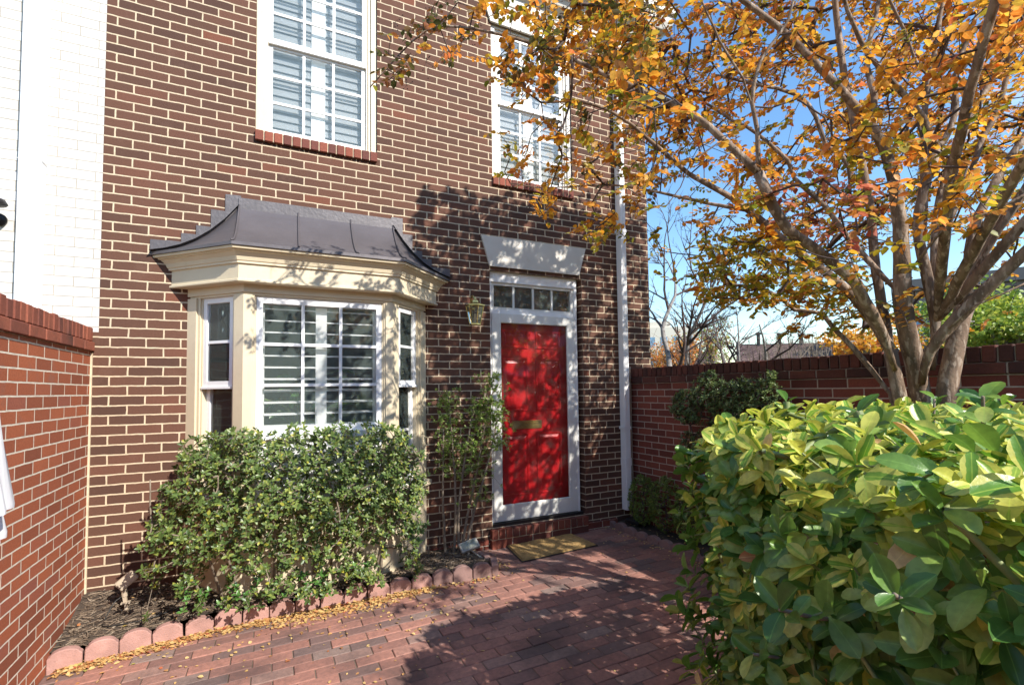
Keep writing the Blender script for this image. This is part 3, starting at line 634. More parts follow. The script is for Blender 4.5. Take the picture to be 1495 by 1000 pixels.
# wall lantern by the door
lan = thing('wall_lantern', (2.745, 0, 2.1), 'brass carriage lantern with tapered glass fixed to the brick left of the red door', 'lantern')
mb = MB(); mb.tube([(2.745, -.002, 2.19), (2.745, -.018, 2.19)], .045, 16); mb.tube(smooth_line([(2.745, -.02, 2.20), (2.735, -.05, 2.27), (2.735, -.09, 2.285), (2.745, -.115, 2.245)], .015), .009, 8)
mb.build('bracket', M['brass'], lan, smooth=True)
def hexp(r, z, n=6): return [(2.745+r*math.cos(math.pi/6+2*math.pi*k/n), -.115+r*math.sin(math.pi/6+2*math.pi*k/n), z) for k in range(n)]
mb = MB(); 
def hexloft(mb, prof, cap=True):
    vs = []; fs = []
    for (r, z) in prof: vs += hexp(r, z)
    for k in range(len(prof)-1):
        for j in range(6): fs.append((k*6+j, k*6+(j+1) % 6, (k+1)*6+(j+1) % 6, (k+1)*6+j))
    if cap: fs += [tuple(range(5, -1, -1)), tuple((len(prof)-1)*6+j for j in range(6))]
    mb.add(vs, fs)
hexloft(mb, [(.084, 2.185), (.090, 2.190), (.090, 2.198), (.06, 2.212), (.032, 2.225), (.030, 2.24), (.014, 2.252), (.012, 2.262), (.004, 2.275)])
mb.build('lantern_cap', M['brass'], lan); mb = MB(); hexloft(mb, [(.046, 2.018), (.050, 2.020), (.050, 2.03), (.03, 2.034)])
mb.build('lantern_base', M['brass'], lan)
mb = MB()
for (a, b_) in zip(hexp(.048, 2.03), hexp(.080, 2.186)): mb.tube([a, b_], .0035, 5)
mb.build('lantern_frame', M['brass'], lan)
mb = MB(); hexloft(mb, [(.045, 2.032), (.077, 2.185)], False); mb.build('lantern_glass', M['lglass'], lan)
mb = MB(); mb.tube([(2.745, -.115, 2.03), (2.745, -.115, 2.12)], [.012, .011], 8); mb.build('candle_tube', M['cream'], lan)

# ================================================================== NEIGHBOUR, GARDEN WALLS
nb = thing('painted_house', (-1.5, .1, 0), 'white painted brick house with white downpipe adjoining on the far left', 'house')
mb = MB(); mb.box(-3.4, .0385, .004, 8, 1.60, 5.36); mb.box(-3.4, -.2, .0, 8, -.15, 1.598); mb.build('painted_wall', M['white'], nb)
mb = MB(); mb.box(-.372, -.256, -.075, .0, 1.5, 5.3)
for z in (2.95, 4.6): mb.box(-.376, -.252, -.078, -.0, z, z+.008)
mb.build('square_downpipe', M['wpaint'], nb, bevel=.003)
lf = thing('hooded_lamp', (-.47, 0, 2.62), 'dark wall lamp with white hood on the painted brick at the left edge', 'lamp')
c = (-.475, -.13, 2.60)
mb = MB(); mb.lathe([(.006, .20), (.012, .17), (.06, .06), (.068, .055)], c, 18); mb.build('lamp_hood', M['wpaint'], lf, smooth=True)
mb = MB(); mb.lathe([(.068, .055), (.082, .030), (.076, .022), (.05, .018), (.035, .0), (.03, -.02), (.042, -.035), (.046, -.06), (.03, -.08), (.004, -.085)], c, 18); mb.tube([(-.475, -.002, 2.56), (-.475, -.13, 2.56)], .012, 8); mb.tube([(-.475, -.002, 2.56), (-.475, -.014, 2.56)], .04, 12)
mb.build('lamp_body', M['black'], lf, smooth=True)

def gardenwall(name, label, x_face, sgn, ztop, matb, matc, y_end, thick=.2, over=.022):
    t = thing(name, (x_face-sgn*thick/2, y_end/2, 0), label, 'wall')
    xb = x_face-sgn*thick; lo, hi = min(x_face, xb), max(x_face, xb)
    zc = ztop-.095-.066
    mb = MB(); mb.box(lo, hi, y_end, -.001, -.2, zc); mb.build('brickwork', matb, t)
    mb = MB(); y = -.004; w_ = .0685
    while y > y_end:                                       # rowlock top course
        R = Matrix.Rotation(random.gauss(0, .012), 3, 'X'); dz = random.gauss(0, .002)
        mb.cbox(lo-.012+random.uniform(-.003, .003), hi+.012+random.uniform(-.003, .003), y-w_+.010, y, ztop-.092, ztop+dz, .004, R, (x_face, y, ztop)); y -= w_
    y = -.004; k = 0
    while y > y_end:                                       # projecting stretcher course
        for (a, b_) in ((lo-over, (lo+hi)/2-.004), ((lo+hi)/2+.004, hi+over)): mb.cbox(a, b_, y-.1935, y, zc+.004, ztop-.097+random.uniform(-.001, .001), .004)
        y -= .2035
    mb.mi = 1; mb.box(lo+.004, hi-.004, y_end, -.002, zc-.002, ztop-.008); mb.box(lo-over+.008, hi+over-.008, y_end, -.002, zc+.008, ztop-.100)
    mb.build('coping', [matc, M['greymortar'] if sgn < 0 else M['mortar']], t)
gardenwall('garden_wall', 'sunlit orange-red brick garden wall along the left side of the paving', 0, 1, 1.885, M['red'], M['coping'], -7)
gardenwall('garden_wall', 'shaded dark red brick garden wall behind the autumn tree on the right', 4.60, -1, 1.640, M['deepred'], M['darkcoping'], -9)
mb = MB(); mb.box(.001, .012, -.014, -.001, .05, 1.72); mb.build('corner_mortar', M['mortar'], house)

# ================================================================== EDGING
def scallop(name, c, ang, mat, h, label, group, w_=.150, t=.052):
    mb = MB(); n = 12; fr = []
    prof = [(-w_/2, 0), (w_/2, 0), (w_/2, h*.74)]+[(w_*.43*math.cos(a), h*.77+h*.23*math.sin(a)) for a in np.linspace(.12, math.pi-.12, n)]+[(-w_/2, h*.74)]
    R = Matrix.Rotation(ang+random.gauss(0, .03), 3, 'Z') @ Matrix.Rotation(random.gauss(0, .03), 3, 'X') @ Matrix.Rotation(random.gauss(0, .02), 3, 'Y')
    f = [R @ Vector((x, -t/2, z)) for x, z in prof]; b_ = [R @ Vector((x, t/2, z)) for x, z in prof]; m = len(prof)
    c = Vector(c); mb.add([c+p for p in f+b_], [tuple(range(m)), tuple(range(2*m-1, m-1, -1))]+[(i, (i+1) % m, m+(i+1) % m, m+i) for i in range(m)])
    o = mb.build(name, mat, loc=c, bevel=.004); tag(o, label, 'edging block', group)
x = .075; k = 0
while x < 2.62:
    y = edge_y(x); dy_ = (edge_y(x+.03)-edge_y(x-.03))/.06
    lab = 'sunlit pink scalloped concrete block edging the mulch bed'
    if x < .15: lab = 'pink scalloped edging block touching the orange brick garden wall'
    scallop('edging_block', (x, y, zg(x)-.03), math.atan(dy_), M['edging'] if x < 2.15 else M['edgingoldshade'], .140+random.uniform(-.010, .008), lab if x < 2.15 else 'shaded scalloped concrete block in the row near the small floodlight', 'pink edging blocks along the mulch bed' if x < 2.15 else 'shaded edging blocks near the floodlight'); x += .157; k += 1
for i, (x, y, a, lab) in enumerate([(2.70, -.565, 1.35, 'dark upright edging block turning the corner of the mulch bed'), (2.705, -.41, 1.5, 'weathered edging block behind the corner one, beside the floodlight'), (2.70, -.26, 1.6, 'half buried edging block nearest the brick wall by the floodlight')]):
    scallop('edging_block', (x, y, zg(x)-.03-.02*i), a, M['edgingoldshade'], .15, lab, 'shaded edging blocks near the floodlight')
y = .0
i = 0
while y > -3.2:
    scallop('edging_block', (4.285+random.uniform(-.006, .006), y-.02, -.055+random.uniform(-.01, .01)), -math.pi/2, M['edgingoldshade'], .125, 'weathered scalloped block of the edging in front of the boxwoods' if i else 'weathered edging block against the house wall near the downpipe', 'weathered edging blocks along the right bed'); y -= .158; i += 1

# ================================================================== SMALL THINGS
dm = thing('door_mat', (3.43, -.26, -.01), 'sandy brown coir door mat lying in front of the brick step', 'mat')
mb = MB(); nx, ny = 60, 34; vs = []
A, B, C_, D_ = Vector((3.065, -.055)), Vector((3.765, -.062)), Vector((3.785, -.455)), Vector((3.005, -.475))
for j in range(ny+1):
    for i in range(nx+1):
        s_, t_ = i/nx, j/ny; p = (A*(1-s_)+B*s_)*(1-t_)+(D_*(1-s_)+C_*s_)*t_; e = 0 if i in (0, nx) or j in (0, ny) else 1
        vs.append((p.x, p.y, zg(p.x)+.006+e*(.016+random.gauss(0, .0012)+.003*math.sin(p.x*21))))
mb.add(vs, [(j*(nx+1)+i, j*(nx+1)+i+1, (j+1)*(nx+1)+i+1, (j+1)*(nx+1)+i) for j in range(ny) for i in range(nx)])
mb.build('coir_pile', M['coir'], dm, uv=False)
mb = MB(); mb.add([(A.x-.006, A.y+.006, zg(A.x)+.003), (B.x+.006, B.y+.006, zg(B.x)+.003), (C_.x+.006, C_.y-.006, zg(C_.x)+.003), (D_.x-.006, D_.y-.006, zg(D_.x)+.003), (A.x-.006, A.y+.006, zg(A.x)+.010), (B.x+.006, B.y+.006, zg(B.x)+.010), (C_.x+.006, C_.y-.006, zg(C_.x)+.010), (D_.x-.006, D_.y-.006, zg(D_.x)+.010)],
    [(0,3,2,1),(4,5,6,7),(0,1,5,4),(1,2,6,5),(2,3,7,6),(3,0,4,7)]); mb.build('mat_backing', M['rubber'], dm)

gl = thing('garden_spotlight', (.272, -.262, .07), 'small tan garden spotlight on a stake leaning over the bark mulch in the left corner', 'spotlight')
zb = mulch_z(.27, -.26)
zb -= .0
mb = MB(); mb.tube([(.283, -.27, zb-.01), (.268, -.262, zb+.09)], [.011, .015], 4); mb.box(.252, .30, -.285, -.250, zb+.042, zb+.052); mb.tube([(.268, -.262, zb+.085), (.262, -.258, zb+.155)], .016, 10); mb.build('stake', M['bronze'], gl)
mb = MB(); R = Matrix.Rotation(math.radians(-38), 3, 'Y') @ Matrix.Rotation(math.radians(12), 3, 'Z'); mb.cbox(.225, .335, -.285, -.225, zb+.15, zb+.215, .006, R, (.28, -.255, zb+.175)); mb.build('lamp_head', M['bronze'], gl)
mb = MB(); pts = [(.255, -.262, zb+.09), (.215, -.29, zb+.055), (.19, -.36, mulch_z(.19, -.36)+.012), (.205, -.415, mulch_z(.2, -.41)+.012), (.33, -.43, mulch_z(.33, -.43)+.014), (.46, -.415, mulch_z(.46, -.415)+.02), (.60, -.35, mulch_z(.6, -.35)+.012), (.7, -.27, mulch_z(.7, -.27)+.006)]
mb.tube(smooth_line(pts, .02, .0012), .0035, 6); mb.build('cord', M['cable'], gl, smooth=True)
fl = thing('floodlight', (2.60, -.30, .05), 'flat grey floodlight tilted up beside the door shrub and the corner edging blocks', 'floodlight')
zb = .06
R = Matrix.Rotation(math.radians(-12), 3, 'Y') @ Matrix.Rotation(math.radians(38), 3, 'X')
mb = MB(); mb.cbox(2.52, 2.685, -.33, -.24, zb+.055, zb+.085, .005, R, (2.60, -.28, zb+.07)); mb.build('lamp_housing', M['lamphead'], fl)
mb = MB(); mb.cbox(2.535, 2.67, -.318, -.252, zb+.0845, zb+.0875, .001, R, (2.60, -.28, zb+.07)); mb.build('lens', M['lglass'], fl)
mb = MB(); mb.tube([(2.60, -.27, zb-.04), (2.605, -.275, zb+.05)], .010, 8); mb.tube(smooth_line([(2.61, -.28, zb+.04), (2.64, -.33, zb+.01), (2.63, -.40, zb+.02), (2.66, -.44, zb+.0)], .015), .006, 6); mb.build('bracket', M['lamphead'], fl, smooth=True)
mb = MB(); mb.T = Matrix.Translation((4.47, -.2, .085)) @ Matrix.Rotation(.12, 4, 'X') @ Matrix.Rotation(.3, 4, 'Z')
mb.box(-.10, .10, -.075, .075, -.01, .006); framebox(mb, -.10, .10, -.02, .012, .006, -.076, .076); o = mb.build('splash_tray', M['black'], loc=(4.47, -.2, .085), bevel=.002); tag(o, 'small black plastic tray lying under the foot of the downpipe', 'tray')

# closed garden umbrella at the left edge
um = thing('garden_umbrella', (.105, -1.90, zg(.15)), 'closed white canvas umbrella standing against the orange brick wall at the left edge', 'umbrella')
c = (.12, -1.90, 0)
def wob(k, a0): return lambda a, z: a0*math.sin(k*a+z*3)+.05*math.sin(3*a+z*5)
mb = MB(); mb.lathe([(.135, .93), (.135, .95), (.115, 1.05), (.09, 1.25), (.07, 1.6), (.05, 2.0), (.035, 2.3), (.02, 2.45)], c, 48, wob(8, .10)); mb.build('canopy', M['canvas'], um, smooth=True, uv=False)
mb = MB(); mb.lathe([(.150, 1.03), (.150, 1.045), (.11, 1.3), (.085, 1.55), (.065, 1.9), (.045, 2.25), (.03, 2.47)], c, 48, wob(6, .12)); mb.build('outer_flap', M['canvas'], um, smooth=True, uv=False)
mb = MB(); mb.tube([(.105, -1.90, zg(.15)), (.105, -1.90, 2.55)], .018, 12); mb.build('pole', M['wpaint'], um, smooth=True)
mb = MB(); mb.lathe([(.001, 0), (.095, .0), (.095, .04), (.05, .07), (.025, .16), (.02, .16)], (.105, -1.90, zg(.15)), 24); mb.build('base', M['black'], um, smooth=True)

# leafy house plant seen through the bay glass
hp = thing('house_plant', (1.32, .12, .6), 'green leafy house plant standing inside the bay window', 'plant')
mb = MB(); mb.lathe([(.001, 0), (.09, 0), (.12, .2), (.11, .2), (.1, .17), (.001, .17)], (1.32, .1, .82), 20); mb.build('pot', M['greycream'], hp, smooth=True)
P = []; D = []; Nn = []; mb = MB()
for k in range(26):
    a = random.uniform(0, 6.28); r = random.uniform(.05, .3); h = random.uniform(1.1, 1.62); p = Vector((1.32+r*math.cos(a)*1.1, .1+r*math.sin(a)*.5, h)); mb.tube(smooth_line([(1.32, .1, .98), ((1.32+p.x)/2, (.1+p.y)/2, h-.05), p], .08), .003, 5)
    P.append(p); D.append((math.cos(a), math.sin(a)*.6, random.uniform(-.5, .2))); Nn.append((random.gauss(0, .4), -.5, 1))
mb.build('stem', M['greentwig'], hp); leafmesh('foliage', P, D, Nn, RNG.uniform(.12, .2, 26), RNG.uniform(.06, .1, 26), [M['lglossy']], 0, hp, TB)

# ================================================================== AUTUMN TREE
tree = thing('autumn_tree', (4.15, -2.8, 0), 'large multi-stemmed tree with orange and gold leaves standing behind the hedge', 'tree')
G = Grow()
LIMBS = [  # (radius at start, at end, [(photo u, v, distance)])
 (.060, .040, [(1350,760,2.72),(1348,660,2.70),(1345,600,2.68),(1336,530,2.66),(1322,470,2.64),(1317,400,2.62)]),
 (.040, .022, [(1317,400,2.62),(1314,330,2.6),(1300,240,2.58),(1272,182,2.55)]),
 (.023, .010, [(1272,182,2.55),(1212,115,2.5),(1150,52,2.45),(1085,0,2.4),(1000,-80,2.35)]),
 (.018, .007, [(1272,182,2.55),(1277,140,2.6),(1266,100,2.65),(1270,60,2.7),(1283,0,2.75),(1290,-90,2.8)]),
 (.042, .030, [(1325,760,2.66),(1322,680,2.64),(1318,610,2.62),(1310,560,2.62),(1300,510,2.64)]),
 (.028, .020, [(1300,510,2.64),(1283,482,2.68),(1250,437,2.72),(1205,398,2.75),(1160,365,2.78),(1125,335,2.8),(1095,308,2.82)]),
 (.019, .013, [(1095,308,2.82),(1070,290,2.82),(1035,270,2.8),(1007,255,2.78)]),
 (.013, .005, [(1007,255,2.78),(960,215,2.75),(905,170,2.7),(850,150,2.68),(790,150,2.66)]),
 (.012, .003, [(1095,308,2.82),(1050,300,2.95),(1000,290,3.1),(945,278,3.2),(880,270,3.3),(800,275,3.35),(745,268,3.38)]),
 (.030, .024, [(1306,540,2.60),(1290,490,2.55),(1262,440,2.5),(1250,415,2.48),(1185,360,2.45),(1150,335,2.42),(1130,305,2.4),(1107,252,2.38)]),
 (.020, .010, [(1107,252,2.38),(1075,222,2.38),(1037,187,2.38),(1000,160,2.4),(950,138,2.42),(909,120,2.45),(860,98,2.5),(811,75,2.52)]),
 (.010, .003, [(811,75,2.52),(770,62,2.55),(720,48,2.58),(670,40,2.6),(640,38,2.62),(600,62,2.64),(565,100,2.66),(540,128,2.67)]),
 (.012, .005, [(1107,252,2.38),(1105,190,2.35),(1098,150,2.32),(1110,90,2.3),(1150,30,2.28),(1165,-40,2.26)]),
 (.008, .004, [(1108,190,2.35),(1090,130,2.3),(1085,115,2.28),(1050,60,2.25),(1020,-10,2.2)]),
 (.016, .007, [(1240,350,2.9),(1205,302,2.95),(1160,260,3.0),(1150,235,3.0),(1105,195,3.05),(1060,170,3.1),(1015,140,3.15)]),
 (.022, .016, [(1318,430,2.66),(1290,405,2.75),(1265,378,2.85),(1240,350,2.9)]),
 (.016, .008, [(1240,300,3.0),(1240,245,3.0),(1225,222,3.0),(1207,215,3.0),(1190,170,3.0),(1165,140,3.0),(1100,122,3.0),(1040,110,3.0)]),
 (.030, .016, [(1303,560,2.85),(1297,500,2.9),(1285,430,2.95),(1277,375,2.98),(1270,300,3.0),(1257,230,3.02),(1240,150,3.05),(1225,60,3.1),(1215,-40,3.1)]),
 (.018, .009, [(1305,600,2.75),(1298,574,2.78),(1245,507,2.82),(1218,480,2.85),(1200,457,2.88),(1160,452,2.95),(1135,432,3.0),(1100,420,3.05),(1060,415,3.1)]),
 (.052, .042, [(1382,760,2.62),(1380,680,2.62),(1378,620,2.6),(1386,550,2.6),(1397,490,2.62),(1408,450,2.64)]),
 (.036, .020, [(1346,560,2.62),(1357,514,2.55),(1392,469,2.48),(1424,437,2.42),(1464,400,2.36),(1495,370,2.3),(1560,310,2.2),(1640,240,2.1)]),
 (.030, .014, [(1408,450,2.64),(1414,392,2.68),(1420,340,2.7),(1442,290,2.74),(1465,245,2.78),(1495,200,2.8),(1540,120,2.85)]),
 (.022, .008, [(1412,420,2.6),(1440,370,2.52),(1475,310,2.45),(1510,250,2.4),(1570,150,2.3)]),
 (.030, .022, [(1362,540,2.68),(1366,472,2.68),(1357,420,2.7),(1346,372,2.72),(1340,330,2.74),(1350,270,2.76),(1362,240,2.76),(1366,215,2.76)]),
 (.020, .008, [(1366,215,2.76),(1345,170,2.72),(1307,125,2.68),(1270,82,2.62),(1245,37,2.58),(1225,-30,2.5)]),
 (.018, .008, [(1366,215,2.76),(1378,208,2.78),(1395,162,2.8),(1395,112,2.82),(1415,50,2.85),(1435,0,2.88),(1450,-70,2.9)]),
 (.022, .008, [(1346,372,2.8),(1350,300,2.85),(1347,225,2.88),(1350,162,2.9),(1357,112,2.92),(1370,50,2.95),(1377,-10,3.0),(1385,-90,3.0)]),
 (.012, .006, [(1355,112,2.92),(1340,95,2.9),(1320,45,2.88),(1300,0,2.85),(1280,-50,2.82)]),
 (.020, .010, [(1378,340,2.95),(1400,290,2.98),(1420,245,3.0),(1435,200,3.02),(1452,170,3.04),(1470,110,3.06),(1480,30,3.1),(1490,-60,3.1)]),
 (.024, .020, [(1368,460,2.85),(1370,400,2.9),(1376,350,2.94),(1378,340,2.95)]),
 (.012, .005, [(1330,395,2.5),(1372,340,2.4),(1400,325,2.35),(1450,310,2.3),(1495,285,2.25),(1560,250,2.2)]),
 (.009, .004, [(1385,480,2.45),(1420,448,2.4),(1460,430,2.35),(1500,412,2.3)]),
]
ENDS = {L[-1][:2] for _, _, L in LIMBS}
for r0, r1, L in LIMBS: G.addlimb([at(*p) for p in L], r0, r1, L[0][1] < 700 and L[0][:2] not in ENDS)   # a stem that carries on keeps its girth
# stems down to the root, and limbs that reach back over the camera and towards the street
G.addlimb([(4.15, -2.75, -.05), at(1350,760,2.72)], .07, .058); G.addlimb([(4.12, -2.7, -.05), at(1325,760,2.66)], .05, .042); G.addlimb([(4.2, -2.82, -.05), at(1382,760,2.62)], .06, .05)
b0 = at(1366,472,2.68)
for tgt in [((3.9,-3.4,2.4),(3.4,-4.4,3.6),(2.9,-5.3,4.3)), ((4.3,-3.5,2.5),(4.2,-4.7,3.8),(4.1,-6.0,4.6)), ((4.6,-3.3,2.6),(5.2,-4.3,3.9),(5.5,-5.4,4.7)), ((4.7,-2.8,2.7),(5.6,-3.0,4.0),(6.3,-3.1,4.9)), ((3.8,-3.2,2.5),(3.3,-3.7,3.4),(2.9,-4.0,4.0))]:
    G.addlimb([b0]+[Vector(p) for p in tgt], .028, .008, True)
GRID = ["0356899998746677", "3336799999636577", "3005679996556567", "0001238965366555", "0002148833576556", "0003356767765566",
        "0001342147786454", "0000021058874453", "0000000288841212", "0000000078752201", "0000000000367611", "0000000000001320"]
def falls(p):                                              # where the shade of a shoot lands: wall plane or paving
    t = -p.y/math.cos(AZ)/math.cos(EL); z = p.z-t*math.sin(EL)
    if z > 0: return p.x-t*S.x, 0, z
    t = p.z/math.sin(EL); return p.x-t*S.x, p.y-t*S.y, 0
def shade_ok(p):
    x, y, z = falls(p)
    if p.x > 4.7+.4: return True
    if z > 0: return z < 3.35+.12*(x-3) and x > (2.15+.25*max(0, z-2.6) if z > 1 else 2.0)
    return x > 1.55+.35*max(0, min(1, (y+1.8)))+.05*random.gauss(0, 1)
BANDS = []; cen = Vector((4.1, -2.9, 0)); vis = []
tries = 0
while len(vis) < 2050 and tries < 400000:
    tries += 1
    u, v = random.uniform(540, 1500), random.uniform(0, 520); g = int(GRID[min(11, int(v/45))][min(15, int((u-540)/60))])
    if random.random()*9 > g**1.25/9**.25: continue
    d = random.uniform(2.15, 4.6) if random.random() < .8 else random.uniform(1.7, 2.5)
    if u < 760: d = random.uniform(2.45, 2.85) if v < 170 else random.uniform(3.1, 3.5)
    elif u < 900: d = random.uniform(2.3, 3.4)
    if v > 320 and u < 1300: d = random.uniform(2.6, 3.6)
    if u > 1130 and v < 420: d = random.uniform(2.9, 4.7) if random.random() < .86 else random.uniform(1.8, 2.6)
    if u > 1000 and random.random() < .22: continue
    p = at(u, v, d); r = math.hypot(p.x-cen.x, p.y-cen.y)
    if p.y > -.25 and p.x < 5.1: continue
    t = (p.z-1.3)/S.z; hx, hy = p.x-S.x*t, p.y-S.y*t
    if hx < 4.0 and -4.8 < hy < -2.6 and random.random() < .6: continue
    if r > 3.3 or p.z > 5.6-.25*r or p.z < 1.75: continue
    if not shade_ok(p) and random.random() > (.35 if u < 960 else .05): continue
    vis.append((p, u, v))
off = []
tries = 0
while len(off) < 860 and tries < 100000:
    tries += 1; a = random.uniform(0, 6.28); r = 3.4*math.sqrt(random.random()); p = Vector((cen.x+r*math.cos(a)*1.0, cen.y-.5+r*math.sin(a), 0)); p.z = random.uniform(2.7+.15*r, 5.9-.33*r)
    if random.random() < .64:                                # shoots that shade the wall round the door
        t = random.uniform(1.6, 4.2); p = Vector((random.uniform(2.25, 4.9), 0, random.uniform(.2, 3.25)))+S*t
        if math.hypot(p.x-cen.x, p.y-cen.y) > 3.4 or p.z > 5.9: continue
    else:
        if any(2.1 < p.x-S.x*(p.z-q)/S.z < 4.2 and -5 < p.y-S.y*(p.z-q)/S.z < -2.5 for q in (1.3, .9, .5)) and random.random() < .93: continue
    u, v, d = pix(p)
    if p.y > -.4 and p.x < 5.1: continue
    if d > .2 and -30 < u < 1530 and -30 < v < 1000: continue
    fx, fy, fz = falls(p)
    if fz == 0 and fx < 3.0 and fy > -2.4 and random.random() < .4: continue
    if (p-CAM).length < 1.2 or not shade_ok(p): continue
    off.append((p, u, v))
A = [p for p, _, _ in vis+off]
G.attract([tuple(p) for p in A])
ml, mt = MB(), MB(); G.mesh(ml, mt, .0018, .014)
ml.build('trunk', M['bark'], tree, smooth=True, uv=False); mt.build('branches', M['twig'], tree, smooth=True, uv=False)
P = []; D = []; Nn = []; Ls = []; MI = []; SP = []
for idx, (p, u, v) in enumerate(vis+off):
    far = idx >= len(vis); n = random.randint(9, 15) if not far else 12
    if not far and u < 700: n = random.randint(6, 10)
    ax = Vector((random.gauss(0, 1), random.gauss(0, 1), random.gauss(0, .45))); ax += (p-Vector((cen.x, cen.y, p.z)))*.35; ax.normalize()
    nn = Vector((random.gauss(0, .45), random.gauss(0, .45), 1)).normalized(); sd_ = ax.cross(nn).normalized(); Ln = random.uniform(.10, .20)
    q = random.random()
    if far: m = 0 if q < .6 else 1
    elif u < 700: m = 4 if q < .75 else 1
    elif 1120 < u < 1300 and 255 < v < 360 and q < .45: m = 2
    elif v > 340 and u < 1300: m = 3 if q < .8 else 0
    elif u < 960: m = 0 if q < .5 else (3 if q < .72 else (4 if q < .86 else 1))
    elif v > 200: m = 0 if q < .5 else (3 if q < .8 else 1)
    else: m = 1 if q < .5 else (0 if q < .93 else 3)
    sz = 1.0 if not far else 1.45
    for k in range(n):
        t = (k+.5)/n; s_ = 1 if k % 2 else -1; b0_ = p+ax*(t-.5)*Ln; b0_ = b0_+Vector((0, 0, -.03*(t-.3)**2))
        dd = ax*random.uniform(.3, .8)+sd_*s_+Vector((random.gauss(0, .25), random.gauss(0, .25), random.gauss(-.15, .3)))
        P.append(b0_); D.append(dd); Nn.append(nn+Vector((random.gauss(0, .35), random.gauss(0, .35), random.gauss(0, .3)))); Ls.append(random.uniform(.028, .049)*sz); MI.append(m if random.random() < .85 else random.choice((0, 1, 3)))
    SP.append([p-ax*Ln*.5, p+Vector((0, 0, .004)), p+ax*Ln*.5-Vector((0, 0, .006))])
Ls = np.array(Ls); leafmesh('foliage', P, D, Nn, Ls, Ls*.62, [M['lgold'], M['lorange'], M['lpink'], M['lolive'], M['ltip']], MI, tree)
mb = MB()
for s3 in SP: mb.tube(s3, [.0016, .0013, .0008], 3, caps=False)
for i in range(260):                                       # dry seed sprays at the branch ends
    p, u, v = random.choice(vis)
    if i < 60: p, u, v = random.choice([x for x in vis if x[1] < 860])
    e = p+Vector((random.gauss(0, .05), random.gauss(0, .05), random.uniform(-.02, .1)))
    for k in range(9):
        f = e+Vector((random.gauss(0, .028), random.gauss(0, .028), random.gauss(0, .028))); mb.tube([e, f], .0007, 3, caps=False); mb.mi = 1
        r = .0042; mb.add([f+Vector(q)*r for q in ((1,0,0),(-1,0,0),(0,1,0),(0,-1,0),(0,0,1),(0,0,-1))], [(0,2,4),(2,1,4),(1,3,4),(3,0,4),(2,0,5),(1,2,5),(3,1,5),(0,3,5)]); mb.mi = 0
mb.build('twigs', [M['twig'], M['seed']], tree, uv=False)

# ================================================================== HEDGE (laurel, big leaves near the camera)
hedge = thing('laurel_hedge', (3.1, -3.2, 0), 'big leafy variegated green and yellow hedge in the right foreground', 'hedge')
FX0, FX1, FY0, FY1 = 2.62, 4.1, -4.9, -2.62
def hedge_x(y, z):                                         # left face: bulges out near the top and toward the camera
    near = min(1, max(0, (-2.75-y)/1.15)); bul = math.sin(min(1, max(0, z/1.25))*math.pi*.62)
    return 2.86-.56*near-.24*bul
TOPZ = 1.33
C = []; A = []; TP = []
def hsurf():
    q = random.random()
    if q < .50:      # left face
        y = random.uniform(FY0, FY1); z = random.uniform(.08, TOPZ-.05); x = hedge_x(y, z); n = Vector((-1, -.15, .35))
        e = max(0, (y-FY1+.35)/.35); x += e*e*.35
    elif q < .83:    # top
        y = random.uniform(FY0, FY1); x = random.uniform(hedge_x(y, TOPZ)+.02, FX1); z = TOPZ-.03*abs(noise2(x*.7, y*.7)); n = Vector((-.2, -.1, 1))
        e = max(0, (y-FY1+.3)/.3); z -= e*e*.16; e = max(0, (hedge_x(y, TOPZ)+.22-x)/.22); z -= e*e*.10
    else:            # far end
        x = random.uniform(hedge_x(FY1, 1), FX1); z = random.uniform(.1, TOPZ-.14); y = FY1-.03+random.gauss(0, .03); n = Vector((-.3, 1, .3))
    return Vector((x, y, z)), n
for k in range(2500):
    p, n = hsurf(); dpt = abs(random.gauss(0, .07)); p -= n.normalized()*dpt
    p += Vector((0, 0, .03*noise2(p.x*.6, p.y*.6)))
    if (p-CAM).length < .62: continue
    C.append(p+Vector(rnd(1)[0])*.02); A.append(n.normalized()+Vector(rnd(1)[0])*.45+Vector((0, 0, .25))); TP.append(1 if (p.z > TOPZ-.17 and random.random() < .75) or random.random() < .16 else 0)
# a few longer shoots near the camera that stand proud of the clipped face
SH = [((2.35,-3.75,.95),(1.98,-3.78,1.10)), ((2.4,-3.6,.9),(2.02,-3.55,.98)), ((2.45,-3.9,.8),(2.02,-3.95,.86)), ((2.5,-3.8,.6),(2.08,-3.72,.62)), ((2.7,-3.5,1.2),(2.55,-3.42,1.36)), ((2.9,-3.6,1.2),(2.75,-3.62,1.40)), ((3.3,-3.3,1.2),(3.25,-3.3,1.38)), ((2.5,-3.4,.7),(2.25,-3.3,.72)), ((2.5,-3.9,1.1),(2.3,-3.92,1.36)), ((3.0,-2.9,1.2),(3.0,-2.9,1.37))]
G2 = Grow()
for i in range(9):
    x, y = 2.9+random.uniform(-.1, .9), FY0+.3+(FY1-FY0-.6)*i/8; G2.addlimb([(x, y, -.05), (x+random.gauss(0, .05), y+random.gauss(0, .08), .4), (x+random.gauss(-.1, .15), y+random.gauss(0, .15), .85)], .022, .010)
for a, b_ in SH:
    G2.addlimb([a, ((a[0]+b_[0])/2, (a[1]+b_[1])/2+.02, (a[2]+b_[2])/2-.02), b_], .007, .004)
    for t in (.35, .7, 1): C.append(Vector(a).lerp(Vector(b_), t)); A.append((Vector(b_)-Vector(a)).normalized()*.8+Vector((-.1, -.1, .4))); TP.append(0)
G2.attract([tuple(c) for c in C[::2]], .12, .01)
a_, b2 = MB(), MB(); G2.mesh(a_, b2, .0028, .014); 
for L, rr in G2.limb: mb = MB(); mb.tube(L, rr, 8); mb.build('stem', M['twig2'], hedge, smooth=True, uv=False)
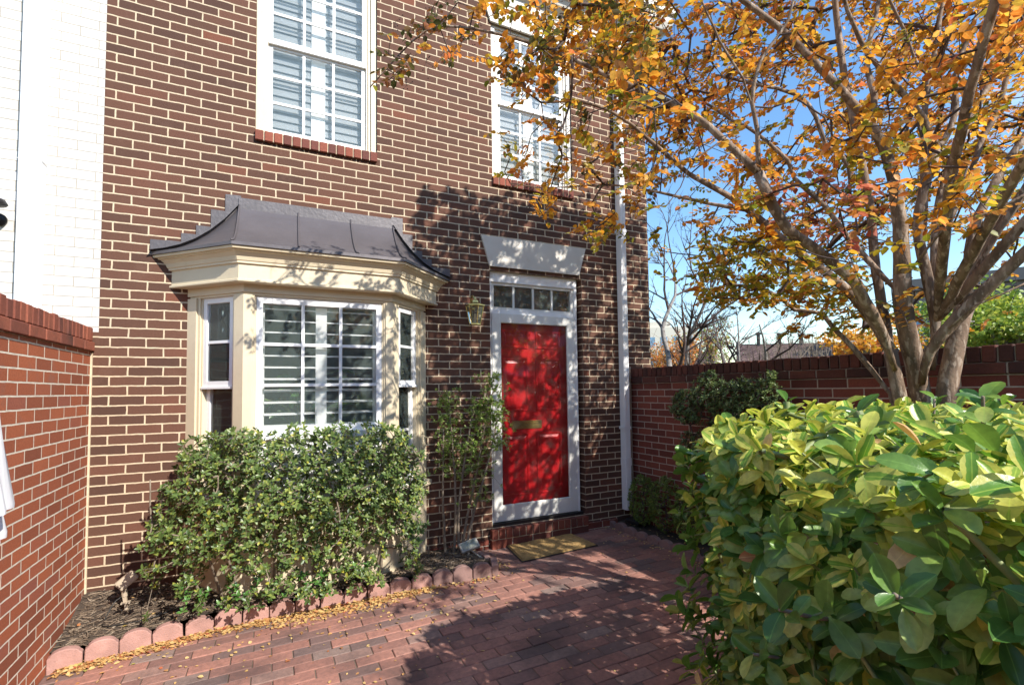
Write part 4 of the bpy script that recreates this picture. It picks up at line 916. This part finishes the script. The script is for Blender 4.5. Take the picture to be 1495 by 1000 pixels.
b2.build('branches', M['greentwig'], hedge, smooth=True, uv=False)
K = 6; P, D, Nn = whorls(C, [tuple(a) for a in A], K, .9, .28, .05)
C_np = np.repeat(np.array([tuple(c) for c in C]), K, 0); TPn = np.repeat(np.array(TP), K)
L_ = RNG.uniform(.040, .086, len(P)); Nn[:, 2] += .25
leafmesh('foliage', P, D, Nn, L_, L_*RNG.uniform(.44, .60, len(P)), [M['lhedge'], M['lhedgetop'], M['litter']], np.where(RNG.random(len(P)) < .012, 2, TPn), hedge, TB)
mb = MB()                                                   # dark inner leaves that close the core
P = []; 
for k in range(4200):
    y = random.uniform(FY0+.1, FY1-.12); z = random.uniform(.15, TOPZ-.12); x = random.uniform(hedge_x(y, z)+.10, min(FX1-.1, hedge_x(y, z)+.7)); P.append((x, y, z))
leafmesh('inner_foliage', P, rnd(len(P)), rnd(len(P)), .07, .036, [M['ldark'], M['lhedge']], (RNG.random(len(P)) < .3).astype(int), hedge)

# ================================================================== SHRUBS
def shrub(name, loc, label, cat, cents, axes, k, ln, mats, mi, stems, r0=.010, group=None, wfac=.5, rt=.0016, stem_mat='twig2', tm=TS, every=1, spread=.9, step=.07):
    t = thing(name, loc, label, cat, group); g = Grow()
    for L in stems: g.addlimb(L, r0, r0*.4)
    g.attract([tuple(c) for c in cents[::every]], step, .006); a, b = MB(), MB(); g.mesh(a, b, rt, .007); a.v += []; off_ = len(a.v)
    for f in b.f: a.f.append([i+off_ for i in f]); a.m.append(0)
    a.v += b.v; a.build('stems', M[stem_mat], t, smooth=True, uv=False)
    P, D, Nn = whorls([tuple(c) for c in cents], [tuple(x) for x in axes], k, spread, .3, .012); L_ = RNG.uniform(ln*.7, ln*1.15, len(P))
    leafmesh('foliage', P, D, Nn, L_, L_*wfac, [M[m] for m in mats], np.repeat(np.asarray(mi), k), t, tm); return t
# azalea in front of the bay
C = []; A = []; MI = []
def az_inside(x, y, z):
    e = ((x-1.28)/.84); top = 1.20-.11*abs(noise2(x, y))-.20*max(0, abs(e)-.72)/.28-.30*max(0, -e-.80)/.2
    low = .10
    hw = .30-.06*(z < .35); yc = -.52 if .95 < x < 1.95 else -.46
    lim = .84-.10*max(0, (z-.55)/.6)*(x < 1.2)+.05*noise2(z*2, y)
    return abs(x-1.28) < lim and low < z < top and abs(y-yc) < hw*(1-.25*(z/1.2)**3)
def az_depth(x, y, z, s=.05): return sum(az_inside(x+a*s, y+b*s, z+c*s) for a, b, c in ((1,0,0),(-1,0,0),(0,1,0),(0,-1,0),(0,0,1),(0,0,-1)))
tries = 0
while len(C) < 2400 and tries < 600000:
    tries += 1; x, y, z = random.uniform(.4, 2.16), random.uniform(-.86, -.14), random.uniform(.08, 1.25)
    if not az_inside(x, y, z) or (abs(x-1.28) < .9 and y > -.41 and .92 < x < 1.95 and z > .2): continue
    dn = az_depth(x, y, z)
    if dn == 6 and random.random() > .22: continue
    if z < .55 and random.random() < .45: continue
    if dn < 6 and math.sin(x*17+z*5)*math.sin(z*19-x*3+y*9)+.35*math.sin(x*41+z*37) < -.22: continue
    if z < .42 and abs(x-1.28) > .45 and math.sin(x*23+2) > .1: continue
    C.append(Vector((x, y, z+.015*random.gauss(0, 1)))); A.append(Vector(((x-1.28)*.6, (y+.45)*2.2-.25, .75))+Vector(rnd(1)[0])*.4); MI.append(0)
for (x, y, z) in [(.62,-.53,.22), (.70,-.60,.17), (.85,-.62,.15), (.98,-.60,.2), (1.12,-.60,.14), (1.30,-.60,.2), (1.42,-.64,.16), (1.56,-.63,.22), (1.70,-.60,.18), (2.0,-.5,.45), (2.08,-.48,.38), (2.05,-.5,.55), (2.1,-.45,.3)]:
    for k in range(5): C.append(Vector((x+random.gauss(0, .04), y+random.gauss(0, .03), z+random.gauss(0, .035)))); A.append(Vector((0, -.5, .8))); MI.append(1)
stems = []
for i in range(16):
    x = .75+1.1*i/15+random.gauss(0, .03); dx = (x-1.28)*.35+random.gauss(0, .06)
    stems.append([(x, -.36+random.gauss(0, .03), mulch_z(x, -.36)-.02), (x+dx*.4, -.42+random.gauss(0, .05), .32), (x+dx, -.48+random.gauss(0, .08), .62), (x+dx*1.3+random.gauss(0, .05), -.5+random.gauss(0, .09), .92)])
shrub('azalea_shrub', (1.28, -.42, .05), 'dense small-leaved green shrub with bare lower twigs in front of the bay window', 'shrub', C, A, 6, .033, ['lazalea', 'lglossy'], MI, stems, .010, rt=.0014, stem_mat='twig2')
az = bpy.data.objects['azalea_shrub']; P = []
while len(P) < 3600:
    x, y, z = random.uniform(.45, 2.1), random.uniform(-.58, -.36), random.uniform(.35, 1.1)
    if az_inside(x, y, z) and az_inside(x, y, z+.08) and az_inside(x+.06, y, z) and az_inside(x-.06, y, z) and not (.95 < x < 1.93 and y > -.40): P.append((x, y, z))
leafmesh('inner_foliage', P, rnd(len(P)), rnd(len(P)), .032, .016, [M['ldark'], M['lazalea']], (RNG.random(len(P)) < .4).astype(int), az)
# tall loose shrub by the door
C = []; A = []
for (sx, sy, r, h0, h1, n) in [(2.50, -.17, .10, .95, 1.45, 60), (2.44, -.15, .09, .7, 1.2, 36), (2.72, -.22, .12, .75, 1.35, 90), (2.84, -.24, .10, 1.15, 1.58, 90), (2.88, -.24, .11, .9, 1.35, 80), (2.70, -.22, .10, .45, .8, 40), (2.55, -.18, .12, .65, 1.0, 40), (2.42, -.15, .06, 1.2, 1.45, 12)]:
    for k in range(int(n*1.9)): C.append(Vector((sx+random.gauss(0, r*.62), sy+random.gauss(0, r*.45), random.uniform(h0, h1)))); A.append(Vector((random.gauss(.1, .4), random.gauss(0, .4), 1)))
C = [c for c in C if c.y < -.06]; A = A[:len(C)]
stems = [[(2.50,-.19,0),(2.52,-.19,.5),(2.50,-.17,1.0),(2.47,-.16,1.4)], [(2.56,-.2,0),(2.62,-.2,.35),(2.72,-.22,.8),(2.82,-.24,1.35)], [(2.58,-.21,0),(2.68,-.22,.4),(2.82,-.24,.85),(2.90,-.24,1.2)], [(2.54,-.2,0),(2.55,-.2,.5),(2.64,-.21,1.05),(2.70,-.2,1.35)], [(2.44,-.16,0),(2.42,-.15,.5),(2.43,-.15,1.1)]]
shrub('door_shrub', (2.53, -.19, 0), 'tall thin shrub with bare pale stems and small leaves beside the red door', 'shrub', C, A, 7, .026, ['lholly'], [0]*len(C), stems, .014, rt=.0013, stem_mat='twig2', wfac=.45)
# boxwoods under the right wall
for i, (x, y, r, h) in enumerate([(4.47, -.30, .14, .50), (4.47, -.62, .155, .53), (4.46, -.95, .16, .50)]):
    C = []; A = []
    for k in range(560):
        n = Vector(rnd(1)[0]); rr = 1-abs(random.gauss(0, .12)); C.append(Vector((x+n.x*r*rr*(1+.1*noise2(n.z, n.y)), y+n.y*r*rr*1.1, .06+h/2+n.z*h/2*rr))); A.append(n+Vector((0, 0, .5)))
    C = [c for c in C if c.x < 4.59 and c.z > .05]; A = A[:len(C)]
    shrub('boxwood', (x, y, .04), ['small clipped boxwood nearest the downpipe under the dark brick wall', 'middle small boxwood of the three under the dark brick wall', 'small boxwood half hidden behind the hedge at the dark brick wall'][i], 'shrub', C, A, 7, .017, ['lbox'], [0]*len(C), [[(x, y, 0), (x+.01, y, .15), (x, y+.01, .3)]], .010, 'small boxwoods under the right wall', rt=.0013, stem_mat='twig', every=4, wfac=.55)
# evergreen shrub against the right wall
C = []; A = []
for (y, z, r, n) in [(-1.0, 1.25, .17, 220), (-1.25, 1.38, .18, 260), (-1.5, 1.33, .19, 260), (-1.75, 1.36, .16, 180), (-1.9, 1.2, .12, 90), (-1.35, 1.05, .22, 160), (-1.65, 1.0, .2, 130), (-1.05, .95, .12, 70), (-1.3, .7, .2, 80), (-1.83, 1.5, .05, 20), (-1.28, 1.53, .05, 22), (-.93, 1.36, .05, 18), (-1.6, 1.46, .05, 16)]:
    for k in range(n):
        q = Vector(rnd(1)[0])*r*random.uniform(.5, 1); C.append(Vector((4.38+q.x*.75, y+q.y, z+q.z))); A.append(q.normalized()*.6+Vector((-.1, 0, .8)))
C = [c if c.x < 4.56 else Vector((4.55, c.y, c.z)) for c in C]
stems = [[(4.42, -1.4, 0), (4.41, -1.35, .5), (4.4, -1.25, 1.1)], [(4.43, -1.45, 0), (4.4, -1.5, .6), (4.38, -1.6, 1.2)], [(4.42, -1.4, 0), (4.4, -1.2, .5), (4.4, -1.02, 1.1)]]
shrub('evergreen_shrub', (4.42, -1.4, 0), 'dark fine-leaved evergreen shrub against the right brick wall behind the hedge', 'shrub', C, A, 7, .030, ['ldark'], [0]*len(C), stems, .014, rt=.0014, stem_mat='twig', wfac=.38)

# ================================================================== FALLEN LEAVES
P = []; D = []; Nn = []; Ls = []
def drop(x, y, z, s=1):
    P.append((x, y, z)); a = random.uniform(0, 6.28); D.append((math.cos(a), math.sin(a), random.gauss(0, .18))); Nn.append((random.gauss(0, .28), random.gauss(0, .28), 1)); Ls.append(random.uniform(.014, .034)*s)
for k in range(2300):
    x = random.uniform(.05, 2.2) if random.random() < .85 else random.uniform(.05, 2.7); dn = abs(random.gauss(0, .042))*(1.9 if 1.1 < x < 1.9 else .9); drop(x, edge_y(x)-.03-dn, zg(x)+random.uniform(.003, .016*math.exp(-dn*14)+.005))
for k in range(230): 
    x, y = random.uniform(.1, 2.6), -.65-abs(random.gauss(0, .45)); drop(x, y, zg(x)+.004, .9)
for k in range(300): 
    x, y = random.uniform(1.4, 4.2), random.uniform(-3.2, -.05); drop(x, y, zg(x)+.004, .62)
for k in range(150): y = random.uniform(-2.6, -.05); drop(4.22-abs(random.gauss(0, .03)), y, zg(4.2)+.006, .75)
for k in range(70): x = random.uniform(.05, 2.6); y = random.uniform(edge_y(x)+.05, -.02); drop(x, y, mulch_z(x, y)+.012, .9)
for k in range(50): y = random.uniform(-2.6, -.1); drop(random.uniform(4.33, 4.55), y, .06, .9)
for k in range(60): drop(2.82+random.gauss(0, .05), -.42+random.gauss(0, .10), zg(2.8)+.006, .8)
for k in range(24): drop(random.uniform(3.05, 3.75), random.uniform(-.45, -.08), zg(3.4)+.026, .5)
Ls = np.array(Ls); o = leafmesh('fallen_leaves', P, D, Nn, Ls, Ls*.62, [M['litter']], 0); tag(o, 'dry yellow, tan and red fallen leaves drifted along the pink edging', 'leaves', kind='stuff')

# ================================================================== BEYOND THE WALL
def bare_tree(loc, h, lean, seed, label, r0=.09, group='bare trees beyond the right wall', spread=.5):
    R_ = random.Random(seed); t = thing('bare_tree', loc, label, 'tree', group); a, b = MB(), MB(); base = Vector(loc)
    def grow(p, d, L, r, lev):
        pts = [p]; n = max(3, int(L/.25)); q = p; dd = d.copy()
        for k in range(n):
            dd = (dd+Vector((R_.gauss(0, .13), R_.gauss(0, .13), R_.gauss(.05, .09)))).normalized(); q = q+dd*(L/n); pts.append(q)
        (a if lev == 0 else b).tube(pts, [r*(1-.9*k/n) for k in range(n+1)], 8 if lev == 0 else (5 if lev < 2 else 3), caps=False)
        if lev >= 4: return
        nb = (7, 5, 4, 4)[lev]
        for k in range(nb):
            tt = R_.uniform(.28 if lev == 0 else .15, 1); i = min(n, int(tt*n)); pd = (pts[min(n, i+1)]-pts[max(0, i-1)]).normalized()
            sd = Vector((R_.gauss(0, 1), R_.gauss(0, 1), R_.gauss(.1, .5))); sd = (sd-pd*sd.dot(pd)).normalized(); nd = (pd+sd*R_.uniform(spread, spread*2)).normalized()
            grow(pts[i], nd, L*R_.uniform(.35, .6)*(1-.3*tt), max(.004, r*(1-.9*i/n)*.8), lev+1)
    grow(base, Vector(lean).normalized(), h, r0, 0)
    a.build('trunk', M['greybark'], t, smooth=True, uv=False); b.build('branches', M['twig'], t, smooth=True, uv=False)
def gnd(u, d, z=-.12): p = at(u, 560, d); return (p.x, p.y, z)
bare_tree(gnd(992, 11), 5.2, (-.12, 0, 1), 3, 'leftmost bare tree beyond the wall, leaning left next to the house corner', .085)
bare_tree(gnd(1012, 10.5), 6.0, (-.05, .1, 1), 8, 'tall bare tree second from the house corner beyond the wall', .095)
bare_tree(gnd(1066, 12), 3.6, (.05, 0, 1), 14, 'thin bare tree in front of the brown roof beyond the wall', .07)
bare_tree(gnd(1072, 12.2), 3.9, (.12, .1, 1), 21, 'bare twin-stemmed tree just right of the thin one by the brown roof', .07)
bare_tree(gnd(1102, 10.5), 3.2, (-.1, 0, 1), 33, 'pale bare tree standing in front of the middle of the brown roof', .10, spread=.7)
def bushy(name, c, rad, n, ln, mats, label, cat, stem_h=1, group=None, clumps=14):
    t = thing(name, (c[0], c[1], -.12), label, cat, group); C = Vector(c); Q = [(C+Vector((random.gauss(0, .42)*rad[0], random.gauss(0, .42)*rad[1], random.gauss(0, .40)*rad[2])), random.uniform(.25, .5)) for _ in range(clumps)]
    P = []; 
    for k in range(n):
        q, s = random.choice(Q); d = Vector(rnd(1)[0])*s*random.uniform(.5, 1.05); P.append(tuple(q+Vector((d.x*rad[0], d.y*rad[1], d.z*rad[2]))))
    leafmesh('foliage', P, rnd(n), rnd(n), RNG.uniform(ln*.6, ln*1.2, n), ln*.6, [M[m] for m in mats], RNG.integers(0, len(mats), n), t)
    mb = MB(); mb.tube([(c[0], c[1], -.15), (c[0]+.1, c[1], c[2]*.6), tuple(C)], [.12, .08, .03], 8)
    for q, s in Q: mb.tube([Vector((c[0]+.1, c[1], c[2]*.55)), (C+q)/2, q], [.05, .03, .01], 5, caps=False)
    mb.build('trunk', M['greybark'], t, uv=False, smooth=True)
def far(u, v, d): p = at(u, v, d); return (p.x, p.y, p.z)
bushy('green_tree', far(1475, 470, 10), (1.5, 1.5, .72), 9000, .10, ['lgreen'], 'bright yellow-green leafy tree beyond the wall at the right edge', 'tree', clumps=30)
bushy('orange_bush', far(975, 528, 13), (.9, .9, .55), 2600, .07, ['lfar', 'lorange'], 'low orange-red bush beyond the wall next to the house corner', 'bush')
bushy('pale_autumn_tree', far(1037, 505, 16), (.9, .9, .9), 2600, .07, ['lfar', 'lgreen'], 'pale pinkish autumn tree beyond the wall between bare trunks', 'tree')
bushy('yellow_bush', far(1262, 500, 9), (1.0, .8, .4), 1500, .08, ['lgold'], 'golden leafed bush glimpsed beyond the wall behind the tree stems', 'bush')
def brush(u, d, n, label, seed, w=1.6, h=1.5):
    t = thing('bare_bush', gnd(u, d), label, 'bush', 'bare twiggy bushes beyond the right wall'); R_ = random.Random(seed); b = Vector(gnd(u, d)); mb = MB()
    for k in range(n):
        o = b+Vector((R_.uniform(-w, w)*.5, R_.uniform(-.6, .6), 0)); e = o+Vector((R_.gauss(0, .5), R_.gauss(0, .4), R_.uniform(.6, 1)*h+1.5)); m_ = (o+e)/2+Vector((R_.gauss(0, .12), R_.gauss(0, .12), R_.gauss(0, .1)))
        L = smooth_line([o, m_, e], .3, .015); mb.tube(L, [.012*(1-.8*i/len(L))+.002 for i in range(len(L))], 3, caps=False)
        for q in range(5):
            i = R_.randrange(len(L)//2, len(L)); mb.tube([L[i], L[i]+Vector((R_.gauss(0, .22), R_.gauss(0, .22), R_.gauss(.05, .16)))], .004, 3, caps=False)
    mb.build('branches', M['twig2'], t, uv=False)
brush(1165, 12, 130, 'tangle of pale bare twigs in front of the right end of the brown roof', 5, 2.2, 1.3)
brush(965, 13.5, 70, 'bare twiggy bush beyond the wall beside the house corner', 6, 1.6, 1.3)

# houses far behind
M['shingle'] = brick('brown_shingle', [(0, (.09, .055, .05)), (.5, (.14, .085, .075)), (1, (.19, .12, .10))], (.05, .035, .03), bw=.5, rh=.2, ms=.012, off=(0, 0))
M['farwhite'] = plain('pale_render', (.62, .57, .48), .8, .08, .3, 3); M['siding'] = plain('lilac_grey_siding', (.34, .34, .42), .7, .08, .5, 3)
M['taupe'] = plain('taupe_panel', (.20, .165, .15), .7, .1, .4, 3); M['blueglass'] = plain('blue_window_glass', (.16, .30, .45), .08, .12, .6, 1, .0)
def local(u, d): p = at(u, 560, d); return Matrix.Translation((p.x, p.y, 0)) @ Matrix.Rotation(math.atan2(p.y-CAM.y, p.x-CAM.x)-math.pi/2, 4, 'Z')
t = thing('brown_roofed_house', gnd(1150, 24), 'low house with brown shingle roof and grey siding far beyond the wall', 'house')
T = local(1068, 24)
mb = MB(); mb.T = T; mb.box(.2, 7.2, .4, 6, -.16, 2.25); mb.build('walls', M['siding'], t)
mb = MB(); mb.T = T; mb.quad((.3, .9, 2.55), (7.3, .9, 2.45), (7.3, 3.6, 3.55), (.3, 3.6, 3.75)); mb.quad((.3, 3.6, 3.75), (7.3, 3.6, 3.55), (7.3, 6.3, 2.3), (.3, 6.3, 2.3)); mb.add([(.3, .9, 2.5), (.3, 6.3, 2.3), (.3, 3.6, 3.75)], [(0,1,2)]); mb.quad((.0, -.1, 1.9), (7.4, -.1, 1.9), (7.4, .9, 2.2), (.0, .9, 2.2)); mb.build('roof', M['shingle'], t)
mb = MB(); mb.T = T; mb.box(.3, 7.3, .85, .92, 2.2, 2.56); mb.build('clerestory_band', M['siding'], t)
for k in range(3):
    mb = MB(); mb.T = T; mb.tube([(1.4+k*1.0, 3.4, 3.4), (1.4+k*1.0, 3.4, 4.25-.1*k)], .09, 8); mb.tube([(1.4+k*1.0, 3.4, 4.2-.1*k), (1.4+k*1.0, 3.4, 4.32-.1*k)], .13, 8); mb.build('roof_vent', M['black'], t, uv=False)
t = thing('pale_building', gnd(980, 46), 'pale multi-storey building far off beside the house corner', 'building')
T = local(940, 46); mb = MB(); mb.T = T; mb.box(0, 4.8, 0, 6, -.16, 7.0); mb.box(-2, 2.5, .3, 6, 7.0, 7.6); mb.build('walls', M['farwhite'], t)
for i in range(4):
    for j in range(3): mb = MB(); mb.T = T; mb.box(.5+i*1.1, 1.1+i*1.1, -.03, .1, 2.0+j*1.6, 2.9+j*1.6); mb.build('window', M['blueglass'], t)
t = thing('office_building', gnd(1410, 22), 'taupe modern building with blue glass windows behind the tree stems', 'building')
T = local(1318, 22)
ZT = 6.05
mb = MB(); mb.T = T; mb.box(0, 9, .2, 9, -.16, ZT-.55); mb.build('walls', M['taupe'], t)
mb = MB(); mb.T = T; mb.box(-.25, 9.4, -.1, 9, ZT-.5, ZT); mb.box(-.12, 9.2, .1, 9, ZT-.7, ZT-.502); mb.build('roof', M['taupe'], t)
for i in range(5):
    x0_ = .35+i*1.65
    mb = MB(); mb.T = T; framebox(mb, x0_, x0_+1.25, 3.25, 4.85, .05, .11, .26); mb.box(x0_+.6, x0_+.65, .12, .26, 3.3, 4.8); mb.box(x0_+.65, x0_+1.2, .12, .26, 4.0, 4.05); w_ = mb.build('window', M['black'], t)
    mb = MB(); mb.T = T; mb.box(x0_+.04, x0_+1.2, .16, .19, 3.3, 4.8); mb.build('pane', M['blueglass'], w_)
mb = MB(); mb.T = T; mb.box(-.02, 9.02, .14, .3, 1.6, 3.15); mb.build('brick_band', M['shingle'], t)
# trees and an added house opposite, behind the camera: seen only as reflections and as shade
bushy('street_tree', (1.2, -14, 4.2), (3.2, 2.5, 2.3), 5000, .22, ['lgold', 'lolive'], 'autumn tree across the street reflected in the windows', 'tree', clumps=22)
bushy('street_tree', (9.5, -16.5, 4.0), (3.0, 2.5, 2.0), 4000, .22, ['lolive', 'ldark'], 'dark green tree across the street reflected in the door glass', 'tree', clumps=20)

t = thing('reflection_house', (3, -20, 0), 'unseen brick house with a grey roof, added across the street for the door glass reflection', 'house')
mb = MB(); mb.box(-9, 34, -26, -18, -.16, 5.6); mb.build('walls', M['red'], t)
mb = MB(); mb.add([(-9.5, -26.5, 5.61), (34.5, -26.5, 5.61), (34.5, -17.5, 5.61), (-9.5, -17.5, 5.61), (-9.5, -22, 8.4), (34.5, -22, 8.4)], [(0,1,5,4), (3,4,5,2), (0,4,3), (1,2,5), (0,3,2,1)]); mb.build('roof', M['shingle'], t)
for i in range(13):
    for z in (1.0, 3.6): mb = MB(); mb.box(-7.5+i*3.2, -6.3+i*3.2, -18.05, -17.95, z, z+1.5); mb.build('window', M['blueglass'], t)
